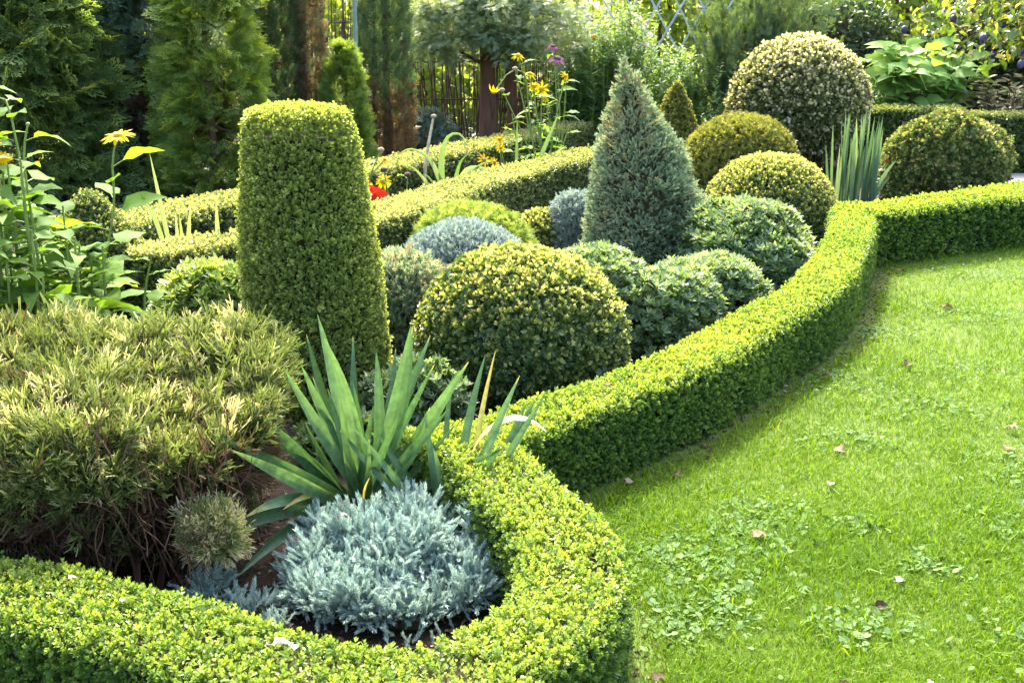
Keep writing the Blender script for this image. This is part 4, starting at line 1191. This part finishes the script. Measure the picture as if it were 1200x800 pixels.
# ------------------------------------------------------------------ trees and big shrubs behind
def conifer(name, label, loc, h, rfun, n, size, tmpls, mat, seed, trunk=.05, up=.2, outw=1.0, z0=.05, tint=(.5, .2), patch=(.2, 2.5), tfun=None, shell=.35, stems=1, sx=1.0, sy=1.0, group="conifers along the back of the garden", zpow=1.0, bark='bark', limbs=14, clump=0):
    root = thing(name, label, "tree", loc, group)
    rng = np.random.default_rng(seed)
    g = Geo()
    z = z0 + (h - z0) * rng.random(n) ** zpow
    a = rng.uniform(0, 2 * np.pi, n)
    if clump:                                              # sprays gathered on boughs, gaps between
        nb = clump
        bz = z0 + (h - z0) * rng.random(nb) ** zpow
        ba = rng.uniform(0, 2 * np.pi, nb)
        w = rng.integers(0, nb, n)
        bs = rng.uniform(.5, 1.3, nb)
        z = np.clip(bz[w] + rng.normal(0, .09, n) * bs[w], z0, h)
        a = ba[w] + rng.normal(0, .22, n)
    rr = rfun(z / h) * (1 + .14 * noise3(np.c_[np.cos(a) * 2, np.sin(a) * 2, z * 3], 2.0, seed))
    depth = 1 - shell * np.abs(rng.normal(0, 1, n))
    r = rr * np.clip(depth, .05, 1.08)
    P = np.c_[np.cos(a) * r * sx, np.sin(a) * r * sy, z]
    out = np.c_[np.cos(a), np.sin(a), np.zeros(n)]
    T = out * outw + np.array([0, 0, up]) + rng.normal(0, .35, (n, 3))
    N = out * .7 + np.array([0, 0, .5]) + rng.normal(0, .5, (n, 3))
    tt = rng.normal(tint[0], tint[1], n) + patch[0] * noise3(P, patch[1], seed + 3)
    if tfun is not None:
        tt = tfun(P, tt, r / np.maximum(rr, 1e-3), rng)
    s = size * np.clip(rng.normal(1, .25, n), .5, 1.7)
    w = rng.integers(0, len(tmpls), n)
    for k, tm in enumerate(tmpls):
        q = w == k
        scatter(g, tm, P[q], T[q], N[q], s[q], tt[q])
    g.link("crown", M[mat], root)
    t = Geo()
    for k in range(stems):
        o = (rng.normal(0, trunk * 2.2, 2) if stems > 1 else np.zeros(2))
        tube(t, curve((o[0], o[1], -.02), (o[0] * .6, o[1] * .6, h * .95), (rng.normal(0, .03), rng.normal(0, .03), 0), 10), np.linspace(trunk, trunk * .2, 10), 9)
    for k in range(limbs):
        zz = rng.uniform(.12, .85) * h
        aa = rng.uniform(0, 6.28)
        rl = rfun(np.array([zz / h]))[0] * rng.uniform(.6, .9)
        tube(t, curve((0, 0, zz), (math.cos(aa) * rl * sx, math.sin(aa) * rl * sy, zz + up * rl * .6), (0, 0, -.05), 6), np.linspace(trunk * .3, trunk * .06, 6), 5)
    t.link("trunk", M[bark], root, smooth=True)
    return root

def colfun(r, taper=.5, foot=.9):
    return lambda u: r * np.where(u < .2, foot + (1 - foot) * u / .2, np.maximum(1 - np.clip((u - .2) / .8, 0, 1) ** 2 * (1 - taper) - np.clip((u - .85) / .15, 0, 1) * taper, .03))

conifer("thuja_tree", "dark feathery thuja at the top left corner behind the sunflowers", (-4.75, 10.9, 0), 2.45, colfun(1.15, .4, 1.0), 8500, .21, SPRAY, 'thuja', 201, .08, up=-.05, patch=(.25, 3), shell=.3, clump=190, tint=(.5, .22), z0=.02)
deadcore = lambda P, tt, d, rng: np.where((P[:, 2] < .95 + .3 * noise3(P, 3, 4)) & (rng.random(len(P)) < .75), .08 + .05 * rng.normal(size=len(P)), np.maximum(tt, .24))
conifer("cypress_tree", "bluish cypress with dead brown inner twigs behind the lone sunflower", (-3.55, 11.3, 0), 2.45, colfun(.66, .5, 1.0), 6000, .15, SPRAY, 'cypress', 202, .06, up=.1, tfun=deadcore, shell=.4, clump=90, bark='redbark')
conifer("thuja_tree", "bright yellow-green thuja in the left background beside the column top", (-2.86, 10.75, 0), 2.45, colfun(.50, .5, 1.0), 4600, .15, SPRAY, 'thujagold', 203, .05, up=.05, shell=.3, tint=(.5, .22), patch=(.25, 3), clump=150, z0=.02)
conifer("columnar_juniper", "narrow dark green columnar juniper directly above the clipped column", (-2.42, 11.6, 0), 2.45, colfun(.30, .6, .95), 3900, .10, SPRAYLOW, 'juniper', 204, .05, up=1.2, outw=.6, shell=.25, tint=(.5, .18))
conifer("columnar_juniper", "slender rusty-brown columnar juniper right of the dark green one", (-2.05, 11.6, 0), 2.45, colfun(.155, .7, .9), 2200, .085, SPRAYLOW, 'reddish', 205, .04, up=1.2, outw=.6, shell=.3, bark='redbark')
conifer("thuja_tree", "short bright green thuja just right of the clipped column top", (-1.70, 11.35, 0), 1.4, lambda u: .30 * np.clip(1.0 - u, .02, 1) ** .55, 2200, .10, SPRAY, 'thujagold', 206, .03, up=.5, shell=.3, tint=(.42, .2), clump=70, patch=(.2, 4))
brownfoot = lambda P, tt, d, rng: np.where(P[:, 2] < .85 + .18 * rng.normal(size=len(P)), .05 + .04 * rng.normal(size=len(P)), np.maximum(tt, .22))
conifer("columnar_juniper", "grey-green columnar juniper with brown bare foot behind the rear hedge", (-1.42, 12.6, 0), 2.45, colfun(.34, .6, .8), 3800, .095, SPRAYLOW, 'juniper', 207, .035, up=1.0, outw=.6, shell=.3, tfun=brownfoot, stems=4, bark='redbark', tint=(.55, .18))

def flat_tree():
    root = thing("flat_topped_conifer", "grey-green flat-crowned conifer on a thick brown trunk at centre back", "tree", (-.32, 14.6, 0), "conifers along the back of the garden")
    rng = np.random.default_rng(208)
    t = Geo()
    tube(t, curve((0, 0, -.02), (-.05, 0, 2.0), (.03, 0, 0), 10), np.linspace(.13, .07, 10), 12)
    tube(t, curve((.33, .3, -.02), (.25, .2, 2.0), (.02, 0, 0), 10), np.linspace(.085, .05, 10), 10)
    for k in range(26):
        a, z = rng.uniform(0, 6.28), rng.uniform(1.0, 1.7)
        r = rng.uniform(.5, 1.05)
        tube(t, curve((0, 0, z), (math.cos(a) * r + .15, math.sin(a) * r, z + rng.uniform(.1, .5)), (0, 0, .08)), np.linspace(.03, .006, 8), 5)
    t.link("trunk", M['redbark'], root, smooth=True)
    g = Geo()
    for k in range(140):
        a = rng.uniform(0, 6.28)
        r = 1.15 * math.sqrt(rng.random())
        c = np.array([math.cos(a) * r + .14, math.sin(a) * r * .8, 1.28 + rng.uniform(0, 1.0) * (1 - .35 * (r / 1.15) ** 2) - .1 * (r / 1.15)])
        m = 90
        d = nrm(rng.normal(size=(m, 3)) * np.array([1, 1, .6]))
        P = c + d * rng.uniform(.1, .26) * rng.random((m, 1)) ** .4
        T = d + np.array([0, 0, -.1]) + rng.normal(0, .3, (m, 3))
        w = rng.integers(0, 6, m)
        tt = rng.normal(.5, .16, m) + rng.normal(0, .1)
        for j in range(6):
            q = w == j
            scatter(g, SPRAYLOW[j], P[q], T[q], d[q] + np.array([0, 0, .6]), .085 * rng.uniform(.7, 1.3, q.sum()), tt[q])
    g.link("crown", M['greytop'], root)
flat_tree()

def vase_juniper():
    root = thing("spreading_juniper", "green vase-shaped juniper with feathery tips left of the cream globe top", "shrub", (3.05, 15.1, 0))
    rng = np.random.default_rng(209)
    t, g = Geo(), Geo()
    for k in range(120):
        a = rng.uniform(0, 6.28)
        sp = rng.uniform(.1, 1.0)
        tip = np.array([math.cos(a) * sp * 1.15 + .35, math.sin(a) * sp * .8, rng.uniform(1.25, 2.7) - .35 * sp])
        P = curve((math.cos(a) * .06, math.sin(a) * .06, 0), tip, (0, 0, -.12), 12)
        if k % 3 == 0:
            tube(t, P[:9], np.linspace(.022, .006, 9), 5)
        m = 75
        u = rng.uniform(.22, 1, m)
        Q = np.stack([np.interp(u * 11, np.arange(12), P[:, j]) for j in range(3)], -1) + rng.normal(0, .07, (m, 3)) * (1.2 - u)[:, None]
        d = nrm(P[-1] - P[4])
        T = d + rng.normal(0, .4, (m, 3)) + np.array([0, 0, .15])
        w = rng.integers(0, 6, m)
        tt = rng.normal(.5, .18, m) + .15 * (u - .6)
        for j in range(6):
            q = w == j
            scatter(g, SPRAYLOW[j], Q[q], T[q], rng.normal(size=(q.sum(), 3)) + np.array([0, -.5, .5]), .115 * rng.uniform(.7, 1.3, q.sum()), np.maximum(tt[q], .2))
    t.link("branches", M['bark'], root)
    g.link("foliage", M['juniper'], root)
vase_juniper()

def feathery(label, loc, n, h, spread, seed, leaf=.10, tint=.5, lean=0.0, name="aster_clump"):
    root = thing(name, label, "plant", loc, "tall feathery perennials behind the spruce cone")
    rng = np.random.default_rng(seed)
    s, g = Geo(), Geo()
    for k in range(n):
        x, y = rng.normal(0, spread * .45), rng.normal(0, spread * .35)
        hh = h * rng.uniform(.6, 1.05)
        P = curve((x * .7, y * .7, 0), (x * 1.3 + lean, y * 1.2, hh), (rng.normal(0, .03), 0, 0), 10)
        tube(s, P, np.linspace(.006, .002, 10), 4)
        m = int(46 * hh)
        u = rng.uniform(.18, 1, m) ** .8
        Q = np.stack([np.interp(u * 9, np.arange(10), P[:, j]) for j in range(3)], -1)
        a = rng.uniform(0, 6.28, m)
        T = np.c_[np.cos(a), np.sin(a), rng.uniform(-.1, .9, m)]
        w = rng.integers(0, 2, m)
        tt = rng.normal(tint, .17, m) + rng.normal(0, .08)
        sz = leaf * rng.uniform(.7, 1.25, m) * (1.15 - .45 * u)
        for j in range(2):
            q = w == j
            scatter(g, LANCE[j], Q[q], T[q], np.c_[rng.normal(0, .3, (q.sum(), 2)), np.ones(q.sum())], sz[q], tt[q])
    s.link("stem", M['stem'], root)
    g.link("foliage", M['feather'], root)
feathery("tall soft feathery green perennial clump behind the spruce cone tip", (1.30, 15.0, 0), 150, 1.85, .55, 221, .10, .5)
feathery("pale silvery-green leafy perennial clump below the diamond lattice", (2.3, 15.0, 0), 110, 1.3, .6, 222, .12, .65)
feathery("dark low leafy perennial clump right of the rudbeckia flowers", (.85, 14.75, 0), 60, 1.15, .4, 223, .15, .3)
feathery("small green leafy tuft below the vase-shaped juniper", (2.75, 14.3, 0), 40, .75, .5, 224, .11, .5)

# hydrangea, bronze shrub, dark evergreen, plum tree on the right
def big_leaf_shrub(name, label, loc, n, r, h, leaf, mat, seed, stems=9, tint=(.6, .2), tm=None, bark='bark'):
    root = thing(name, label, "shrub", loc)
    rng = np.random.default_rng(seed)
    s, g = Geo(), Geo()
    tm = tm or HELIO
    for k in range(stems):
        a = rng.uniform(0, 6.28)
        rr = r * math.sqrt(rng.random()) * .9
        tip = np.array([math.cos(a) * rr, math.sin(a) * rr * .7, h * rng.uniform(.72, 1.0) * (1 - .2 * (rr / r) ** 2)])
        P = curve((math.cos(a) * .08, math.sin(a) * .08, 0), tip, (0, 0, .08), 10)
        tube(s, P, np.linspace(.012, .005, 10), 5)
        m = n // stems
        for i in range(m):
            u = 1 - .75 * (i / m) ** 1.2
            p = np.array([np.interp(u * 9, np.arange(10), P[:, j]) for j in range(3)])
            az = i * 1.57 + (i // 2) * .3 + rng.normal(0, .25) + a
            T = np.array([[math.cos(az), math.sin(az), rng.uniform(.05, .7)]])
            scatter(g, tm[int(rng.integers(len(tm)))], p[None] + T * leaf * .15, T, np.array([[rng.normal(0, .25), rng.normal(0, .2) - .55, .8]]), leaf * rng.uniform(.7, 1.15), rng.normal(*tint))
    s.link("branches", M[bark], root)
    g.link("foliage", M[mat], root, smooth=True)
    return root
big_leaf_shrub("hydrangea_bush", "hydrangea with large bright green pointed leaves at upper right", (5.0, 14.1, 0), 500, .85, 1.5, .31, 'bigleaf', 231, 20)
big_leaf_shrub("bronze_shrub", "bronze-tipped leafy shrub above the right-hand dark hedge block", (6.1, 13.7, 0), 420, .6, 1.12, .13, 'bronze', 232, 26, (.55, .25), [t_blade(5, .17, .2, .2, 'leaf')])
def bush_mass(name, label, loc, r, h, n, size, mat, seed, tm=LEAF, sy=.8, group=None):
    VFN = revolve(dome_profile(r, h, .85, h * .2), 48, 30, sy=sy, lump=.14, freq=3, seed=seed)
    return shrub(name, label, "shrub", loc, VFN, [dict(n=n, tmpls=tm, size=size, depth=.12, outward=.6, up=.0, jit=.6, tint=(.45, .25), patch=(.15, 3))], mat, inset=.25, seed=seed, group=group)
bush_mass("evergreen_shrub", "dark evergreen shrub behind the cream globe and hydrangea", (4.7, 16.2, 0), 1.1, 2.0, 7000, .09, 'darkleaf', 241)
bush_mass("evergreen_shrub", "dark leafy shrub mass behind the plum branches at the right edge", (7.2, 16.4, 0), 1.5, 2.1, 9000, .10, 'darkleaf', 242)
bush_mass("juniper_dome", "low blue-green conifer in shade at the foot of the brush fence", (-1.02, 13.6, 0), .42, .62, 2600, .09, 'cypress', 243, SPRAYLOW)

def plum_tree():
    root = thing("plum_tree", "plum tree hanging yellowing leafy twigs with dark fruit at top right", "tree", (7.6, 14.6, 0))
    rng = np.random.default_rng(251)
    t, g, fr = Geo(), Geo(), []
    tube(t, curve((0, 0, -.02), (-.1, 0, 2.6), (.05, 0, 0)), np.linspace(.10, .05, 8), 10)
    tips = []
    for k in range(60):
        z = rng.uniform(1.5, 2.1)
        a = rng.uniform(2.2, 4.2)
        r = rng.uniform(.7, 3.0)
        tip = np.array([math.cos(a) * r, math.sin(a) * r * .6 - .3, z + rng.uniform(-.75, .2)])
        tip[2] = max(tip[2], 1.22)
        P = curve((-.05, 0, z), tip, (0, 0, .3), 12)
        tube(t, P, np.linspace(.02, .003, 12), 5)
        m = 48
        u = rng.uniform(.3, 1, m)
        Q = np.stack([np.interp(u * 11, np.arange(12), P[:, j]) for j in range(3)], -1) + rng.normal(0, .09, (m, 3))
        az = rng.uniform(0, 6.28, m)
        T = np.c_[np.cos(az), np.sin(az), rng.normal(-.5, .4, m)]
        tt = rng.normal(.55, .24, m)
        w = rng.integers(0, 3, m)
        for j, tm in enumerate((t_blade(4, .24, .3, .3, 'leaf'), t_blade(4, .28, .2, .2, 'leaf'), t_blade(4, .22, .4, .5, 'leaf'))):
            q = w == j
            scatter(g, tm, Q[q], T[q], np.c_[rng.normal(0, .5, (q.sum(), 2)), np.ones(q.sum())], .12 * rng.uniform(.7, 1.25, q.sum()), tt[q])
        if k % 3 == 0:
            fr.append(tip + np.array([0, -.05, -.04]))
    t.link("trunk", M['bark'], root, smooth=True)
    g.link("crown", M['plum'], root)
    for p in fr:
        f = Geo()
        V, F, N = revolve([(.003, -.035), (.018, -.03), (.028, -.01), (.029, .01), (.02, .03), (.003, .036)], 12, 10, lump=0)
        ang = np.linspace(0, 2 * np.pi, 12, endpoint=False)
        rows = [np.stack([np.cos(ang) * r, np.sin(ang) * r, np.full(12, z)], -1) for r, z in [(.003, -.05), (.026, -.042), (.04, -.015), (.041, .012), (.028, .04), (.003, .05)]]
        f.add(np.concatenate(rows) + p, grid_faces(6, 12, True))
        tube(f, [p + np.array([0, 0, .045]), p + np.array([0, .02, .09])], .003, 4)
        f.link("fruit", M['fruit'], root, smooth=True)
plum_tree()

# ------------------------------------------------------------------ fences at the back
def brush_fence():
    root = thing("brush_fence", "thin upright dark brushwood stems screening the back between the trunks", "fence", (-1.6, 15.6, 0))
    rng = np.random.default_rng(261)
    s = Geo()
    for k in range(190):
        x = rng.uniform(-1.6, 2.6)
        y = rng.normal(0, .12)
        ln = rng.normal(0, .12)
        tube(s, curve((x, y, -.02), (x + ln, y + rng.normal(0, .05), rng.uniform(1.6, 2.6)), (rng.normal(0, .06), 0, 0), 7), np.linspace(rng.uniform(.007, .016), .004, 7), 5)
    s.link("stakes", M['bark'], root)
    w = Geo()
    for z in (.55, 1.05, 1.6):
        tube(w, curve((-1.7, -.16, z), (2.7, -.16, z + .06), (0, 0, .05), 10), .011, 5)
    w.link("rail", M['bark'], root)
brush_fence()

def fence_post():
    root = thing("fence_post", "thin pale green metal post beside the short thuja", "post", (-1.66, 12.1, 0))
    g = Geo()
    tube(g, [(0, 0, -.02), (0, 0, 2.3)], .022, 10)
    g.link("pole", M['post'], root, smooth=True)
    for z in (.6, 1.2, 1.8, 2.29):
        c = Geo()
        tube(c, [(0, 0, z), (0, 0, z + .03)], .027, 10)
        c.link("collar", M['post'], root, smooth=True)
fence_post()

def lattice():
    root = thing("lattice_fence", "pale diamond lattice fence panel showing above the feathery perennials", "fence", (2.3, 17.2, 0))
    rng = np.random.default_rng(271)
    g = Geo()
    x0, x1, z0, z1 = -1.2, 1.2, .9, 2.9
    def lath(p, q, y):
        p, q = np.array(p), np.array(q)
        d = nrm(q - p)
        s = np.array([-d[1], d[0]]) * .014
        c = [p - s, p + s, q + s, q - s]
        V = [(a[0], y, a[1]) for a in c] + [(a[0], y + .008, a[1]) for a in c]
        g.add(V, np.array([(0, 1, 2, 3), (7, 6, 5, 4), (0, 4, 5, 1), (1, 5, 6, 2), (2, 6, 7, 3), (3, 7, 4, 0)]))
    slope = 1.75
    for k in np.arange(-3.2, 3.2, .36):
        for sg, y in ((1, 0), (-1, .01)):
            a = [(k + sg * (z - z0) / slope, z) for z in np.linspace(z0, z1, 60)]
            a = [p for p in a if x0 <= p[0] <= x1]
            if len(a) > 3:
                lath(a[0], a[-1], y)
    g.link("lath_panel", M['lath'], root)
    for x in (x0, x1):
        p = Geo()
        tube(p, [(x, .05, -.02), (x, .05, 3.0)], .035, 8)
        p.link("post", M['lath'], root)
lattice()

# far foliage beyond the garden, lit from behind
def far_wood():
    g = Geo()
    rng = np.random.default_rng(281)
    n = 52000
    x = rng.uniform(-16, 16, n)
    y = 18.3 + np.abs(rng.normal(0, 1.0, n)) + .01 * x ** 2
    z = 2.8 * rng.random(n) ** 1.05 + .3 * noise3(np.c_[x, y, x * 0], 1.2, 9)
    k = (z > 0.05) & (noise3(np.c_[x, y * .5, z], 2.2, 10) > -.62)
    P = np.c_[x, y, z][k]
    m = len(P)
    T = rng.normal(size=(m, 3)) + np.array([0, -.2, -.5])
    N = rng.normal(size=(m, 3)) + np.array([0, -.6, .8])
    w = rng.integers(0, 3, m)
    dark = np.where(P[:, 0] > 1.2, -.25, 0)
    tt = rng.normal(.5, .2, m) + .2 * noise3(P, 1.5, 11) + dark
    for j in range(3):
        q = w == j
        scatter(g, [t_leaf2(.3, .1), t_leaf2(.36, .05), t_leaf2(.25, .15)][j], P[q], T[q], N[q], .17 * rng.uniform(.7, 1.3, q.sum()), tt[q])
    for k in range(40):
        x0 = rng.uniform(-15, 15)
        tube(g, curve((x0, 19, -.05), (x0 + rng.normal(0, .4), 19, 2.8), (rng.normal(0, .2), 0, 0)), np.linspace(.06, .02, 8), 6, 0.0, 1)
    o = g.link("far_wood", [M['wood'], M['bark']])
    o["kind"] = "stuff"
far_wood()

# ------------------------------------------------------------------ fallen leaves, one by one
def fallen_leaf(label, x, y, z, az, size, tint, tilt=.15, curl=.35, seed=0):
    rng = np.random.default_rng(seed)
    g = Geo()
    tm = t_blade(6, rng.uniform(.26, .36), rng.uniform(.3, .9), curl, 'ovate', .25)
    scatter(g, tm, np.array([[0, 0, 0.]]), np.array([[math.cos(az), math.sin(az), tilt]]), np.array([[rng.normal(0, .3), rng.normal(0, .3), 1]]), size, tint)
    tube(g, [(0, 0, 0), (-math.cos(az) * size * .3, -math.sin(az) * size * .3, .004)], .0016, 4, tint - .2)
    o = g.link("fallen_leaf", M['dry'], smooth=True)
    o.location = (x, y, z)
    return tag(o, label, "leaf", "dead leaves fallen on lawn, hedge and shrubs")
FL = [
 ("large tan curled dead leaf lying alone in the lawn right of the weed patch", .79, 3.28, .03, .3, .085, .68),
 ("dark brown dead leaf on the lawn beside the nose of the front hedge", .36, 2.47, .03, .4, .06, .15),
 ("grey-brown curled leaf next to a pale one by the front hedge nose", .40, 2.36, .03, 2.6, .06, .3),
 ("pale bleached leaf next to the grey-brown one by the front hedge nose", .34, 2.33, .03, 3.3, .05, .95),
 ("small dark twig-like leaf in the lower middle of the lawn", .83, 2.43, .03, .1, .06, .05),
 ("tiny white leaf in the lower right lawn", 1.06, 2.44, .035, .8, .03, 1.0),
 ("dark curled leaf with pale edge in a weed tuft on the right lawn", 1.05, 2.84, .03, .0, .06, .08),
 ("pale leaf beside the dark curled leaf on the right lawn", 1.16, 2.98, .03, .5, .05, .9),
 ("tan leaf standing on edge in the upper lawn near the hedge", 1.30, 4.02, .03, 2.0, .08, .6),
 ("pale folded leaf in the middle of the lawn", 1.16, 3.70, .03, 1.2, .06, .8),
 ("brown leaf close to the long hedge foot, upper lawn", 1.93, 5.15, .03, .7, .09, .45),
 ("pinkish brown leaf at the foot of the long hedge", 1.52, 4.98, .03, 2.5, .07, .5),
 ("two-lobed tan leaf at the right edge of the lawn", 1.95, 4.05, .03, .9, .08, .6),
 ("pale curled leaf at the right edge of the upper lawn", 2.1, 4.28, .03, 2.4, .07, .7),
 ("brown leaf lying far up the lawn below the far hedge section", 2.55, 6.3, .03, .2, .09, .5),
 ("grey leaf near the far right of the lawn", 3.1, 6.0, .03, 1.0, .09, .6),
 ("tan leaf at the inner corner of the two lawn hedges", 2.62, 7.3, .03, .4, .09, .5),
 ("yellowish leaf in the shade at the joint of front and long hedges", .42, 3.72, .03, .8, .06, .75),
 ("dark leaf in the shade below the long hedge", .62, 3.78, .03, 2.0, .06, .1),
 ("large pale dead leaf lying on the front hedge below the blue juniper", -.53, 2.15, .325, .3, .06, .97),
 ("small pale leaf right of the large one on the front hedge", -.48, 2.13, .325, 2.0, .04, .95),
 ("tiny whitish leaf on the shaded left end of the front hedge", -1.1, 2.45, .325, .7, .03, .9),
 ("pale leaf caught on the left part of the front hedge near the dark bed", -.93, 2.34, .325, 1.6, .03, .9),
 ("round pinkish leaf caught in the blue juniper cushion", -.50, 2.93, .27, .5, .035, .85),
 ("reddish tan leaf on the top of the long hedge near its far end", 1.98, 6.55, .32, .2, .06, .55),
 ("brown leaf lying on the near stretch of the long hedge", .36, 3.98, .32, .6, .05, .45)]
for i, (lb, x, y, z, az, s, t) in enumerate(FL):
    fallen_leaf(lb, x, y, z, az, s * .85, t, seed=300 + i)
